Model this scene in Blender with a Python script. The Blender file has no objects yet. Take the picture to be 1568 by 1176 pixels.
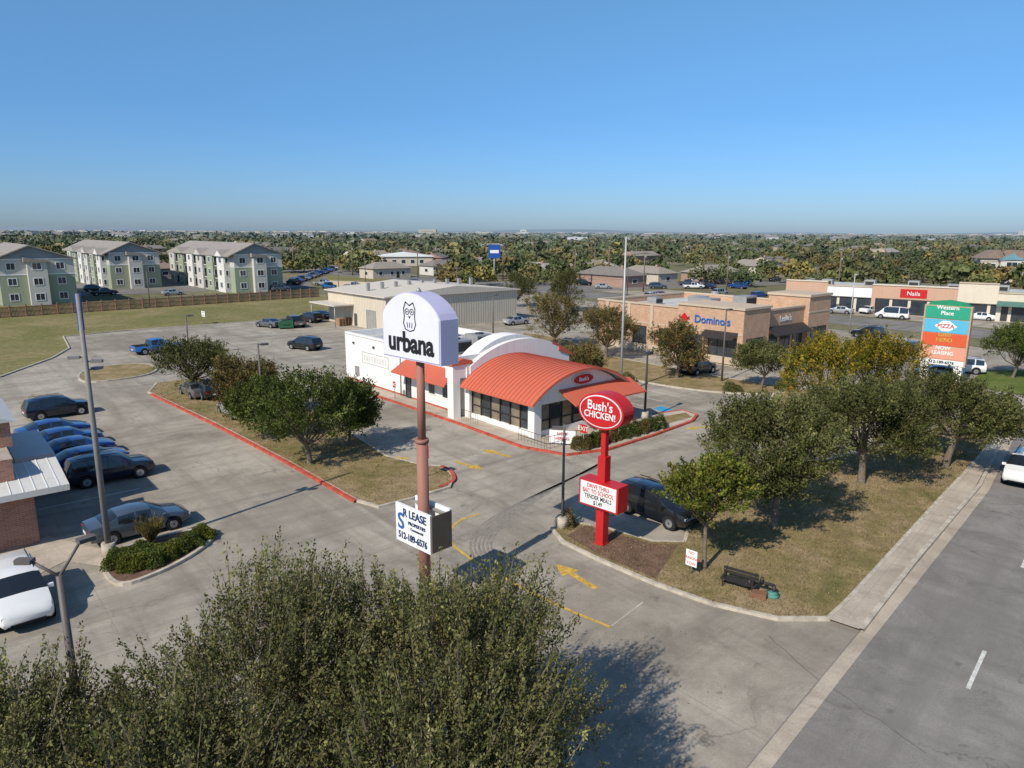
import bpy, math, random
import numpy as np
from mathutils import Vector, Matrix
random.seed(7)
R_ = math.radians
# ------------------------------------------------------------------ image pixels to ground positions
F=1087.0; CH=15.0; PITCH=R_(12.1); ROLL=R_(0.25)
RM=(Matrix.Rotation(R_(90)-PITCH,3,'X') @ Matrix.Rotation(ROLL,3,'Z'))
def G(px,py,z=0.0):  # px,py are image pixel coordinates, unprojected through the camera
    """image pixel cast through the camera model -> position on the level plane z"""
    d=RM @ Vector(((px-784)/F,-(py-588)/F,-1.0))
    t=(z-CH)/d.z
    return (d.x*t,d.y*t)
def DEPTH(x,y,z=0):
    v=RM.transposed() @ Vector((x,y,z-CH)); return -v.z
def ZAT(py,px,x,y):
    d=RM @ Vector(((px-784)/F,-(py-588)/F,-1.0))
    return CH + d.z*(math.hypot(x,y)/math.hypot(d.x,d.y))
AB=R_(40.5)   # orientation of the block (x = along the street, y = away from it)
sc=bpy.context.scene
COL=sc.collection
# ------------------------------------------------------------------ materials
MATS={}
def nm(name):
    m=bpy.data.materials.new(name); m.use_nodes=True
    nt=m.node_tree; b=nt.nodes['Principled BSDF']
    return m,nt,b
def noise(nt,scale,detail=4,rough=.6,vec=None,dist=0):
    n=nt.nodes.new('ShaderNodeTexNoise'); n.inputs['Scale'].default_value=scale
    n.inputs['Detail'].default_value=detail; n.inputs['Roughness'].default_value=rough
    n.inputs['Distortion'].default_value=dist
    if vec: nt.links.new(vec,n.inputs['Vector'])
    return n.outputs['Fac']
def ramp(nt,fac,stops):
    r=nt.nodes.new('ShaderNodeValToRGB'); e=r.color_ramp.elements
    while len(e)<len(stops): e.new(.5)
    for i,(p,c) in enumerate(stops):
        e[i].position=p; e[i].color=(c[0],c[1],c[2],1) if not isinstance(c,(int,float)) else (c,c,c,1)
    nt.links.new(fac,r.inputs['Fac']); return r.outputs['Color']
def mixc(nt,fac,a,b,mode='MIX'):
    n=nt.nodes.new('ShaderNodeMix'); n.data_type='RGBA'; n.blend_type=mode
    for s,v in ((n.inputs[0],fac),(n.inputs[6],a),(n.inputs[7],b)):
        if isinstance(v,(int,float)): s.default_value=v
        elif isinstance(v,tuple): s.default_value=(v[0],v[1],v[2],1)
        else: nt.links.new(v,s)
    return n.outputs[2]
def objvec(nt):
    t=nt.nodes.new('ShaderNodeTexCoord'); return t.outputs['Object']
def bump(nt,b,fac,strength=.3,dist=.02):
    n=nt.nodes.new('ShaderNodeBump'); n.inputs['Strength'].default_value=strength; n.inputs['Distance'].default_value=dist
    nt.links.new(fac,n.inputs['Height']); nt.links.new(n.outputs['Normal'],b.inputs['Normal'])
def M(name,col,rough=.7,metal=0,var=.12,scale=1.5,coat=0,spec=.3):
    if name in MATS: return MATS[name]
    m,nt,b=nm(name); v=objvec(nt)
    f=noise(nt,scale,5,.65,v)
    k1=1-var; k2=1+var
    c=ramp(nt,f,[(.3,tuple(x*k1 for x in col)),(.7,tuple(min(1,x*k2) for x in col))])
    nt.links.new(c,b.inputs['Base Color'])
    b.inputs['Roughness'].default_value=rough; b.inputs['Metallic'].default_value=metal
    b.inputs['Specular IOR Level'].default_value=spec; b.inputs['Coat Weight'].default_value=coat
    MATS[name]=m; return m
def weathered(name,col,dirt,rough=.85,amt=.5):
    """painted wall: vertical run-off streaks and soiling near the ground"""
    m,nt,b=nm(name); v=objvec(nt)
    mp=nt.nodes.new('ShaderNodeMapping'); nt.links.new(v,mp.inputs['Vector']); mp.inputs['Scale'].default_value=(1.6,1.6,.12)
    st=noise(nt,1.5,6,.7,mp.outputs['Vector'])
    c=mixc(nt,ramp(nt,st,[(.5,0),(.78,amt)]),tuple(col),tuple(dirt))
    c=mixc(nt,.25,c,ramp(nt,noise(nt,.6,5,.7,v),[(.3,.8),(.7,1.1)]),'MULTIPLY')
    nt.links.new(c,b.inputs['Base Color']); b.inputs['Roughness'].default_value=rough; b.inputs['Specular IOR Level'].default_value=.2
    return m
def paving(name,c1,c2,stain,crack=.5,joint=None,rot=AB):
    m,nt,b=nm(name); v=objvec(nt)
    mp=nt.nodes.new('ShaderNodeMapping'); nt.links.new(v,mp.inputs['Vector']); mp.inputs['Rotation'].default_value=(0,0,-rot)
    v=mp.outputs['Vector']
    big=noise(nt,.07,6,.65,v,1.2); mid=noise(nt,.45,7,.75,v,.5); fine=noise(nt,14,4,.8,v)
    c=ramp(nt,big,[(.36,c1),(.6,c2)])
    c=mixc(nt,.85,c,ramp(nt,mid,[(.28,.55),(.48,.93),(.72,1.18)]),'MULTIPLY')
    c=mixc(nt,.45,c,ramp(nt,fine,[(.3,.55),(.7,1.3)]),'MULTIPLY')
    for sx,sy in ((.05,.8),(.7,.045)):
        mp2=nt.nodes.new('ShaderNodeMapping'); nt.links.new(v,mp2.inputs['Vector']); mp2.inputs['Scale'].default_value=(sx,sy,1)
        st=noise(nt,1.0,5,.6,mp2.outputs['Vector'],.6)
        c=mixc(nt,ramp(nt,st,[(.48,0),(.7,.6)]),c,stain)
    sp=noise(nt,1.1,2,.5,v); c=mixc(nt,ramp(nt,sp,[(.68,0),(.76,.5)]),c,tuple(x*.5 for x in stain))
    vo=nt.nodes.new('ShaderNodeTexVoronoi'); vo.feature='DISTANCE_TO_EDGE'; vo.inputs['Scale'].default_value=.13
    wn=nt.nodes.new('ShaderNodeTexNoise'); wn.inputs['Scale'].default_value=.5; wn.inputs['Detail'].default_value=7
    nt.links.new(v,wn.inputs['Vector'])
    sc_=nt.nodes.new('ShaderNodeVectorMath'); sc_.operation='SCALE'; sc_.inputs['Scale'].default_value=3.5; nt.links.new(wn.outputs['Color'],sc_.inputs[0])
    ad=nt.nodes.new('ShaderNodeVectorMath'); ad.operation='ADD'; nt.links.new(v,ad.inputs[0]); nt.links.new(sc_.outputs[0],ad.inputs[1])
    nt.links.new(ad.outputs[0],vo.inputs['Vector'])
    cm=nt.nodes.new('ShaderNodeMath'); cm.operation='MULTIPLY'
    nt.links.new(ramp(nt,vo.outputs['Distance'],[(.0,crack),(.005,0)]),cm.inputs[0]); nt.links.new(ramp(nt,big,[(.42,0),(.6,1)]),cm.inputs[1])
    c=mixc(nt,cm.outputs[0],c,tuple(x*.35 for x in stain))
    if joint:
        br=nt.nodes.new('ShaderNodeTexBrick'); br.offset=0; br.inputs['Scale'].default_value=1
        br.inputs['Brick Width'].default_value=joint; br.inputs['Row Height'].default_value=joint
        br.inputs['Mortar Size'].default_value=.018; br.inputs['Mortar Smooth'].default_value=0
        nt.links.new(v,br.inputs['Vector'])
        c=mixc(nt,br.outputs['Fac'],c,mixc(nt,.45,c,stain))
    nt.links.new(c,b.inputs['Base Color']); b.inputs['Roughness'].default_value=.9; b.inputs['Specular IOR Level'].default_value=.12
    bump(nt,b,fine,.25,.01)
    return m
def ground_mat(name,stops,scale=.25,fs=9):
    m,nt,b=nm(name); v=objvec(nt)
    big=noise(nt,scale,7,.7,v,.6); fine=noise(nt,fs,5,.8,v); mid=noise(nt,1.3,5,.7,v)
    c=ramp(nt,big,stops)
    c=mixc(nt,.7,c,ramp(nt,mid,[(.3,.6),(.7,1.3)]),'MULTIPLY')
    c=mixc(nt,.7,c,ramp(nt,fine,[(.3,.5),(.7,1.45)]),'MULTIPLY')
    nt.links.new(c,b.inputs['Base Color']); b.inputs['Roughness'].default_value=.95; b.inputs['Specular IOR Level'].default_value=.05
    bump(nt,b,fine,.6,.06)
    return m
def brickmat(name,c1,c2,mortar):
    m,nt,b=nm(name); v=objvec(nt)
    sp=nt.nodes.new('ShaderNodeSeparateXYZ'); nt.links.new(v,sp.inputs[0])
    a=nt.nodes.new('ShaderNodeMath'); a.operation='ADD'; nt.links.new(sp.outputs[0],a.inputs[0]); nt.links.new(sp.outputs[1],a.inputs[1])
    cb=nt.nodes.new('ShaderNodeCombineXYZ'); nt.links.new(a.outputs[0],cb.inputs[0]); nt.links.new(sp.outputs[2],cb.inputs[1])
    br=nt.nodes.new('ShaderNodeTexBrick'); br.inputs['Scale'].default_value=1
    br.inputs['Brick Width'].default_value=.3; br.inputs['Row Height'].default_value=.1; br.inputs['Mortar Size'].default_value=.008
    br.inputs['Color1'].default_value=(*c1,1); br.inputs['Color2'].default_value=(*c2,1); br.inputs['Mortar'].default_value=(*mortar,1)
    nt.links.new(cb.outputs[0],br.inputs['Vector'])
    c=mixc(nt,.4,br.outputs['Color'],ramp(nt,noise(nt,1.2,5,.7,v),[(.3,.65),(.7,1.25)]),'MULTIPLY')
    nt.links.new(c,b.inputs['Base Color']); b.inputs['Roughness'].default_value=.9
    return m
def leafmat(name,trans=.25):
    m,nt,b=nm(name)
    at=nt.nodes.new('ShaderNodeAttribute'); at.attribute_name='Col'
    nt.links.new(at.outputs['Color'],b.inputs['Base Color']); b.inputs['Roughness'].default_value=.75; b.inputs['Specular IOR Level'].default_value=.08
    if trans>0:
        tr=nt.nodes.new('ShaderNodeBsdfTranslucent'); nt.links.new(at.outputs['Color'],tr.inputs['Color'])
        mx=nt.nodes.new('ShaderNodeMixShader'); mx.inputs[0].default_value=trans
        nt.links.new(b.outputs[0],mx.inputs[1]); nt.links.new(tr.outputs[0],mx.inputs[2])
        nt.links.new(mx.outputs[0],nt.nodes['Material Output'].inputs['Surface'])
    return m
LEAF=leafmat('leaves'); FARLEAF=leafmat('distant_leaves',.0)
BARK=M('bark',(.16,.125,.09),.95,var=.4,scale=6)
CONC=paving('lot_concrete',(.285,.245,.195),(.43,.38,.31),(.20,.172,.14),.6,4.5)
ASPH=paving('street_asphalt',(.215,.195,.175),(.275,.25,.225),(.175,.158,.142),.5,None,R_(48))
ASPH2=paving('back_asphalt',(.19,.175,.16),(.26,.24,.215),(.13,.12,.105),.35)
WALK=paving('sidewalk_concrete',(.43,.36,.28),(.53,.45,.36),(.32,.26,.20),.2,1.8,R_(48))
KERB=M('kerb_concrete',(.46,.40,.32),.9,var=.3,scale=2)
REDK=M('red_kerb_paint',(.44,.08,.05),.8,var=.4,scale=2)
DRYGRASS=ground_mat('dry_grass',[(.3,(.15,.14,.05)),(.45,(.24,.185,.085)),(.6,(.33,.24,.14)),(.75,(.21,.175,.075))],.3)
FIELD=ground_mat('field_grass',[(.3,(.15,.155,.05)),(.5,(.21,.185,.08)),(.7,(.31,.245,.13))],.08,4)
LAWN=ground_mat('green_lawn',[(.3,(.09,.13,.025)),(.6,(.15,.17,.05))],.2)
MULCH=ground_mat('mulch',[(.3,(.13,.075,.05)),(.6,(.21,.13,.095))],2,25)
EARTH=ground_mat('suburb_ground',[(.3,(.11,.115,.055)),(.5,(.18,.165,.095)),(.7,(.28,.24,.17))],.012,.3)
WHITE=weathered('white_stucco',(.79,.76,.72),(.56,.50,.43),amt=.45)
WPAINT=M('white_paint',(.78,.77,.75),.5,var=.03)
ORANGE=weathered('orange_red_metal',(.55,.13,.075),(.42,.14,.09),.5,.6)
REDP=M('red_paint',(.50,.02,.022),.4,var=.1)
YEL=M('yellow_road_paint',(.52,.33,.06),.85,var=.4,scale=4)
WLINE=M('white_road_paint',(.6,.58,.53),.8,var=.3,scale=4)
GLASS=M('window_glass',(.035,.045,.055),.08,var=.3,spec=.8,scale=.4)
BLIND=M('blinds_behind_glass',(.20,.165,.12),.25,var=.35,spec=.7,scale=.7)
DARK=M('dark_metal',(.035,.03,.028),.5,var=.2)
GREYM=M('grey_metal',(.35,.34,.32),.5,metal=.3,var=.15)
ROOFG=M('flat_roof_grey',(.47,.46,.44),.85,var=.25,scale=.5)
BLACK=M('black_lettering',(.015,.015,.017),.5,var=.1)
RED=M('red_lettering',(.55,.03,.03),.5,var=.05)
BLUE=M('blue_lettering',(.01,.12,.4),.5,var=.05)
TAN=weathered('tan_stucco',(.52,.41,.30),(.38,.31,.24))
BEIGE=weathered('beige_metal_siding',(.60,.52,.41),(.46,.39,.30),.7)
BRICK=brickmat('orange_brick',(.45,.25,.15),(.55,.33,.20),(.48,.39,.3))
BRICK2=brickmat('dark_brick',(.29,.12,.08),(.38,.18,.12),(.38,.31,.25))
# ------------------------------------------------------------------ mesh helper
class MB:
    def __init__(s): s.v=[]; s.f=[]; s.m=[]; s.mats=[]; s.sm=[]
    def mi(s,mat):
        if mat not in s.mats: s.mats.append(mat)
        return s.mats.index(mat)
    def face(s,pts,mat,smooth=False):
        i=len(s.v); s.v+= [tuple(p) for p in pts]; s.f.append(tuple(range(i,i+len(pts)))); s.m.append(s.mi(mat)); s.sm.append(smooth)
    def box(s,x0,x1,y0,y1,z0,z1,mat,bottom=True):
        i=len(s.v); k=s.mi(mat)
        s.v+=[(x0,y0,z0),(x1,y0,z0),(x1,y1,z0),(x0,y1,z0),(x0,y0,z1),(x1,y0,z1),(x1,y1,z1),(x0,y1,z1)]
        for f in ((0,3,2,1),(4,5,6,7),(0,1,5,4),(1,2,6,5),(2,3,7,6),(3,0,4,7)):
            s.f.append(tuple(i+j for j in f)); s.m.append(k); s.sm.append(False)
    def prism(s,pts,y0,y1,mat,axis='y'):
        def P(p,h):
            return (p[0],h,p[1]) if axis=='y' else ((h,p[0],p[1]) if axis=='x' else (p[0],p[1],h))
        n=len(pts); i=len(s.v); k=s.mi(mat)
        s.v+=[P(p,y0) for p in pts]+[P(p,y1) for p in pts]
        s.f.append(tuple(range(i,i+n))); s.f.append(tuple(range(i+2*n-1,i+n-1,-1))); s.m+=[k,k]; s.sm+=[False]*2
        for j in range(n):
            q=(j+1)%n; s.f.append((i+j,i+n+j,i+n+q,i+q)); s.m.append(k); s.sm.append(False)
    def cyl(s,p0,p1,r0,r1,mat,n=10,caps=True,smooth=True):
        p0=Vector(p0); p1=Vector(p1); d=(p1-p0).normalized()
        a=d.orthogonal().normalized(); b=d.cross(a); i=len(s.v); k=s.mi(mat)
        for p,r in ((p0,r0),(p1,r1)):
            for j in range(n):
                t=2*math.pi*j/n; s.v.append(tuple(p+a*(r*math.cos(t))+b*(r*math.sin(t))))
        for j in range(n):
            q=(j+1)%n; s.f.append((i+j,i+q,i+n+q,i+n+j)); s.m.append(k); s.sm.append(smooth)
        if caps:
            s.f.append(tuple(i+j for j in range(n))[::-1]); s.f.append(tuple(i+n+j for j in range(n))); s.m+=[k,k]; s.sm+=[False]*2
    def window(s,face,u0,u1,z0,z1,at,glass=None,frame=None,fw=.08,div=0):
        glass=glass or GLASS; frame=frame or WPAINT
        def bx(a0,a1,c0,c1,d0,d1,mt):
            if face=='y-': s.box(a0,a1,at-d1,at-d0,c0,c1,mt)
            elif face=='x-': s.box(at-d1,at-d0,a0,a1,c0,c1,mt)
            else: s.box(at+d0,at+d1,a0,a1,c0,c1,mt)
        bx(u0+fw,u1-fw,z0+fw,z1-fw,-.01,.015,glass)
        bx(u0,u0+fw,z0,z1,-.01,.06,frame); bx(u1-fw,u1,z0,z1,-.01,.06,frame)
        bx(u0+fw,u1-fw,z0,z0+fw,-.01,.07,frame); bx(u0+fw,u1-fw,z1-fw,z1,-.01,.058,frame)
        for i in range(div):
            c=u0+(u1-u0)*(i+1)/(div+1); bx(c-.03,c+.03,z0+fw,z1-fw,-.01,.05,frame)
    def obj(s,name,parent=None,loc=(0,0,0),rot=0,sharp=None):
        me=bpy.data.meshes.new(name); me.from_pydata(s.v,[],s.f)
        for m in s.mats: me.materials.append(m)
        me.polygons.foreach_set('material_index',s.m); me.polygons.foreach_set('use_smooth',s.sm); me.update()
        if sharp: me.set_sharp_from_angle(angle=R_(sharp))
        return place(name,me,parent,loc,rot)
def place(name,me,parent=None,loc=(0,0,0),rot=0):
    o=bpy.data.objects.new(name,me); COL.objects.link(o)
    if parent: o.parent=parent
    o.location=loc; o.rotation_euler=(0,0,rot); return o
def empty(name,x=0,y=0,rot=0,z=0):
    o=bpy.data.objects.new(name,None); COL.objects.link(o); o.location=(x,y,z); o.rotation_euler=(0,0,rot); o.empty_display_size=.5; return o
def text(parent,name,body,size,loc,mat,face='y-',bold=0,extr=.012,sx=1,align='CENTER'):
    c=bpy.data.curves.new(name,'FONT'); c.body=body; c.size=size; c.extrude=extr; c.offset=bold; c.align_x=align; c.align_y='CENTER'; c.resolution_u=4
    o=bpy.data.objects.new(name,c); COL.objects.link(o)
    dg=bpy.context.evaluated_depsgraph_get(); me=bpy.data.meshes.new_from_object(o.evaluated_get(dg)); bpy.data.objects.remove(o)
    me.materials.clear(); me.materials.append(mat)
    o=bpy.data.objects.new(name,me); COL.objects.link(o); o.parent=parent; o.location=loc; o.scale=(sx,1,1)
    o.rotation_euler={'y-':(R_(90),0,0),'x-':(R_(90),0,R_(-90)),'x+':(R_(90),0,R_(90))}[face]
    return o
# ------------------------------------------------------------------ ground helpers
def smooth(pts,closed=True,n=5):
    out=[]; L=len(pts)
    for i in range(L if closed else L-1):
        p=[pts[(i+k)%L] if closed else pts[min(max(i+k,0),L-1)] for k in (-1,0,1,2)]
        for j in range(n):
            t=j/n; t2=t*t; t3=t2*t
            out.append(tuple(.5*((2*p[1][c])+(-p[0][c]+p[2][c])*t+(2*p[0][c]-5*p[1][c]+4*p[2][c]-p[3][c])*t2+(-p[0][c]+3*p[1][c]-3*p[2][c]+p[3][c])*t3) for c in (0,1)))
    if not closed: out.append(pts[-1])
    return out
def sheet(name,pts,z,mat,parent=None):
    b=MB(); b.face([(x,y,z) for x,y in pts],mat); 
    o=b.obj(name,parent)
    if o.data.polygons[0].normal.z<0: o.data.flip_normals()
    return o
def ribbon(name,pts,w,z0,z1,mat,closed=False,parent=None,off=0):
    b=MB(); n=len(pts); L=[];Rr=[]
    for i in range(n):
        a=Vector(pts[(i-1)%n] if closed or i>0 else pts[i]); c=Vector(pts[(i+1)%n] if closed or i<n-1 else pts[i])
        d=(c-a).normalized(); nn=Vector((-d.y,d.x)); p=Vector(pts[i])
        L.append(p+nn*(w/2+off)); Rr.append(p-nn*(w/2-off))
    for i in range(n if closed else n-1):
        j=(i+1)%n
        A,B,C,D=L[i],L[j],Rr[j],Rr[i]
        b.face([(A.x,A.y,z1),(D.x,D.y,z1),(C.x,C.y,z1),(B.x,B.y,z1)],mat)
        if z1-z0>.02:
            b.face([(A.x,A.y,z0),(A.x,A.y,z1),(B.x,B.y,z1),(B.x,B.y,z0)],mat)
            b.face([(D.x,D.y,z1),(D.x,D.y,z0),(C.x,C.y,z0),(C.x,C.y,z1)],mat)
    return b.obj(name,parent)
def GP(l): return [G(*p) for p in l]
def island(name,px,mat,kmat=None,sm=True,world=False):
    pts=px if world else GP(px)
    if sm: pts=smooth(pts)
    sheet(name,pts,.125,mat)
    ribbon(name+'_kerb',pts,.18,0.0,.15,kmat or KERB,True)
# ------------------------------------------------------------------ ground
b=MB(); Z=0
b.face([(-9000,-300,Z),(9000,-300,Z),(9000,12000,Z),(-9000,12000,Z)],EARTH); b.obj('ground')
street_edge=[(-34,-26),(6.75,17.6),(12.6,23.9),(20.0,31.8),(28.1,40.5),(37.4,51.8),(50,66.6),(66,86),(80,102)]
sheet('lot_pavement',[(-34,-26),(6.75,17.6),(12.6,23.9),(20.0,31.8),(28.1,40.5),(37.4,51.8),(50,66.6),(66,86),(61,100),(30,140),(4,176),(-20,178),(-60,150),(-130,100),(-110,20),(-70,-26)],.01,CONC)
su=Vector((.672,.741)); sn=Vector((.741,-.672))
def off(p,d): return (p[0]+sn.x*d,p[1]+sn.y*d)
sheet('street',[off(p,.0) for p in street_edge]+[off(p,17) for p in street_edge[::-1]],.012,ASPH)
ribbon('gutter',street_edge,.5,.0,.022,WALK,off=-.3)
ribbon('street_kerb',[G(1318,968),G(1400,862),G(1500,745),G(1535,672),(50,66.6),(64,83.5)],.2,0,.15,KERB)
sheet('far_verge',[off(p,17.2) for p in street_edge]+[off(p,60) for p in street_edge[::-1]],.06,FIELD)
for k in range(-3,9):
    p=Vector(off(G(1482,1055),0))-Vector((0,0))+su*(k*12.0); q=p+su*3.0
    ribbon('lane_dash',[tuple(p),tuple(q)],.13,.016,.02,WLINE)
SEAL=M('crack_sealant',(.12,.11,.10),.8,var=.3)
rg=random.Random(3)
for k in range(9):
    p=Vector(off((4+k*5.5,14.6+k*6.1),rg.uniform(1,8))); pts=[]
    a=rg.choice((0,1.2,-.9)); d=Vector((su.x*math.cos(a)-su.y*math.sin(a),su.x*math.sin(a)+su.y*math.cos(a)))
    for j in range(14): pts.append(tuple(p)); p=p+d*.5+Vector((rg.uniform(-.16,.16),rg.uniform(-.16,.16)))
    ribbon('crack_seal',pts,.03,.013,.017,SEAL)
verge=GP([(845,812),(862,832),(915,858),(1005,897),(1090,927),(1190,950),(1268,950),(1300,920),(1440,765),(1478,725),(1538,655),(1530,625),(1470,640),(1380,680),(1290,700),(1180,735),(1070,760),(1058,800),(1048,833),(1000,832),(930,812),(880,803)])
island('verge_grass',verge,DRYGRASS,None,False,True)
sheet('mulch_bed',GP([(868,824),(915,852),(1003,890),(1038,838),(995,836),(935,818),(895,808)]),.135,MULCH)
sheet('sidewalk',GP([(1268,952),(1302,922),(1442,766),(1480,726),(1540,655),(1552,640),(1560,655),(1530,678),(1494,747),(1395,866),(1315,968)]),.13,WALK)
isl=GP([(228,602),(330,650),(440,708),(545,768),(580,778),(632,765),(688,748),(694,732),(680,717),(640,713),(590,700),(500,640),(400,600),(300,580),(240,588)])
island('planted_island',isl,DRYGRASS,None,False,True)
ribbon('red_kerb',GP([(232,605),(330,652),(440,710),(545,770)]),.24,0,.157,REDK)
ribbon('red_kerb',smooth(GP([(672,749),(694,738),(690,724),(676,716)]),False),.24,0,.157,REDK)
island('grass_median',[(122,574),(150,564),(215,558),(240,566),(215,577),(135,586)],DRYGRASS)
island('hedge_planter',[(163,858),(180,896),(240,880),(300,848),(326,824),(316,812),(240,826)],MULCH)
apr=GP([(530,592),(600,615),(700,649),(800,686),(868,698),(930,690),(1000,668),(1060,646),(1067,637),(1045,630),(1000,636),(960,640),(820,600),(540,560)])
sheet('restaurant_walkway',apr,.13,WALK)
ribbon('red_kerb',apr[:11],.24,0,.155,REDK)
sheet('grass_strip',GP([(1018,652),(1060,641),(1050,634),(1010,641)]),.137,DRYGRASS)
fld=GP([(-200,620),(0,578),(80,549),(106,534),(97,516),(200,506),(330,497),(430,489),(505,478),(500,452),(250,458),(0,468),(-300,480)])
sheet('vacant_field',fld,.10,FIELD); ribbon('field_kerb',fld[:9],.2,0,.15,KERB)
sheet('green_lawn',GP([(1476,590),(1568,606),(1700,620),(1700,575),(1568,568),(1510,568)]),.08,LAWN)
for k,pl in enumerate([[(870,550),(960,580),(1080,600),(1190,604),(1195,594),(1100,578),(960,552),(890,540)],[(800,512),(860,520),(900,540),(870,552),(820,540)],[(1190,625),(1300,640),(1440,650),(1450,620),(1330,600),(1200,600)]]):
    island('planting_strip',pl,DRYGRASS)
cx=Vector((-.62,.78)); cn=Vector((.78,.62))
c0=Vector((80,88)); P_=[]
for s_ in ((0,0),(230,0),(230,13),(0,13)): P_.append(tuple(c0+cx*s_[0]+cn*s_[1]))
sheet('cross_street',P_,.018,ASPH2)
sheet('shopping_lot',[tuple(c0+cx*s+cn*t) for s,t in ((-10,15),(120,15),(120,34),(-10,34))],.02,CONC)
sheet('apartment_lot',GP([(-100,462),(480,440),(470,428),(100,434),(-100,446)]),.03,ASPH2)
sheet('avenue',GP([(430,415),(700,436),(900,446),(1250,434),(1250,428),(900,437),(700,428),(450,408)]),.03,ASPH2)
sheet('dry_field',GP([(860,434),(960,446),(1100,440),(1060,424),(900,424)]),.025,FIELD); sheet('dry_field',GP([(500,432),(640,428),(620,416),(500,420)]),.025,FIELD)
ribbon('yellow_line',smooth(GP([(735,787),(705,797),(689,815),(697,838),(755,876),(850,925),(935,961)]),False),.15,.01,.018,YEL)
def arrow(px,py,ang,L=2.6):
    x,y=G(px,py); c,s=math.cos(ang),math.sin(ang)
    sh=[(-L/2,-.15),(L*.1,-.15),(L*.1,-.5),(L/2,0),(L*.1,.5),(L*.1,.15),(-L/2,.15)]
    sheet('yellow_arrow',[(x+u*c-v*s,y+u*s+v*c) for u,v in sh],.018,YEL)
arrow(760,694,R_(140)); arrow(718,713,R_(-40)); arrow(880,882,R_(125),2.8); arrow(622,706,R_(130)); arrow(1070,655,R_(200))
TM=M('tyre_rubber_marks',(.24,.21,.175),.9,var=.3,scale=3)
for k in range(6):
    o_=k*9
    ribbon('tyre_mark',smooth(GP([(935-o_*.3,700+o_*.3),(860-o_*.8,742+o_*.3),(790-o_,790+o_*.2),(752-o_*.7,832+o_*.2),(780-o_*.4,872+o_*.4)]),False),.13,.01,.0135,TM)
for k in range(7):
    x,y=G(985,622); p=Vector((x,y))+Vector((math.cos(AB),math.sin(AB)))*(k*2.7); q=p+Vector((-.65,.76))*5
    ribbon('parking_line',[tuple(p),tuple(q)],.1,.01,.018,WLINE)
for k in range(8):
    p=Vector(G(205,742))+Vector((-.69,.72))*(k*3.1-1); q=p-Vector((.76,.65))*5
    ribbon('parking_line',[tuple(p),tuple(q)],.1,.01,.018,WLINE)
for k in range(9):
    p=Vector(G(500,540))+Vector((-.65,.76))*(k*2.8); q=p+Vector((.76,.65))*5
    ribbon('parking_line',[tuple(p),tuple(q)],.1,.01,.018,WLINE)
for k in range(12):
    p=Vector((14.5,77))+Vector((-.65,.76))*(k*2.8-6); q=p+Vector((.76,.65))*5
    ribbon('parking_line',[tuple(p),tuple(q)],.1,.01,.018,WLINE)
sheet('accessible_bay_mark',GP([(1000,626),(1018,632),(1030,627),(1012,622)]),.018,M('blue_paint',(.05,.3,.5),.8))
ribbon('seam',GP([(935,960),(985,922)]),.06,.01,.018,KERB)
def inside(P,n,rng):
    lo=P.min(0);hi=P.max(0); pts=rng.uniform(lo,hi,(n*3,2)); ins=np.zeros(len(pts),bool); j=len(P)-1
    for i in range(len(P)):
        c=((P[i,1]>pts[:,1])!=(P[j,1]>pts[:,1]))&(pts[:,0]<(P[j,0]-P[i,0])*(pts[:,1]-P[i,1])/(P[j,1]-P[i,1]+1e-9)+P[i,0]); ins^=c; j=i
    return pts[ins][:n]
def litter(name,poly,n,seed,z=.15):
    rng=np.random.default_rng(seed); pts=inside(np.array(poly),n,rng); m=len(pts)
    quads_obj(name,np.c_[pts,np.full(m,z)],rng,rng.uniform(.03,.08,m),np.array([[.25,.17,.10]])*rng.uniform(.4,1.5,(m,1)),flat=True)
def mesh_quads(name,V,C,mat,parent=None):
    n=len(V)//4; me=bpy.data.meshes.new(name)
    me.vertices.add(4*n); me.vertices.foreach_set('co',V.astype(np.float32).ravel())
    me.loops.add(4*n); me.loops.foreach_set('vertex_index',np.arange(4*n,dtype=np.int32))
    me.polygons.add(n); me.polygons.foreach_set('loop_start',np.arange(0,4*n,4,dtype=np.int32)); 
    me.materials.append(mat); me.update(calc_edges=True)
    at=me.color_attributes.new('Col','FLOAT_COLOR','POINT')
    cc=np.ones((4*n,4),np.float32); cc[:,:3]=np.repeat(C,4,0); at.data.foreach_set('color',cc.ravel())
    return place(name,me,parent)
def quads_obj(name,c,rng,size,colr,flat=False,ldir=None,aspect=.5,mat=None,parent=None,rnd=.8):
    n=len(c)
    a=rng.normal(size=(n,3))
    if ldir is not None: a=ldir+a*rnd
    if flat: a[:,2]*=.15
    a/=np.linalg.norm(a,axis=1,keepdims=True)+1e-9
    w=np.cross(a,rng.normal(size=(n,3)))
    if flat: w=np.c_[-a[:,1],a[:,0],rng.normal(size=n)*.3]
    w/=np.linalg.norm(w,axis=1,keepdims=True)+1e-9
    s=size[:,None]; V=np.empty((n,4,3))
    V[:,0]=c-a*s*.5; V[:,1]=c+w*s*aspect*.5; V[:,2]=c+a*s*.5; V[:,3]=c-w*s*aspect*.5
    return mesh_quads(name,V.reshape(-1,3),colr,mat or LEAF,parent)
litter('fallen_leaves',verge,9000,3); litter('fallen_leaves',isl,4000,4)
litter('fallen_leaves',GP([(640,780),(850,830),(950,950),(1150,980),(1050,1176),(700,1176)]),1200,9,.02)
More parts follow.
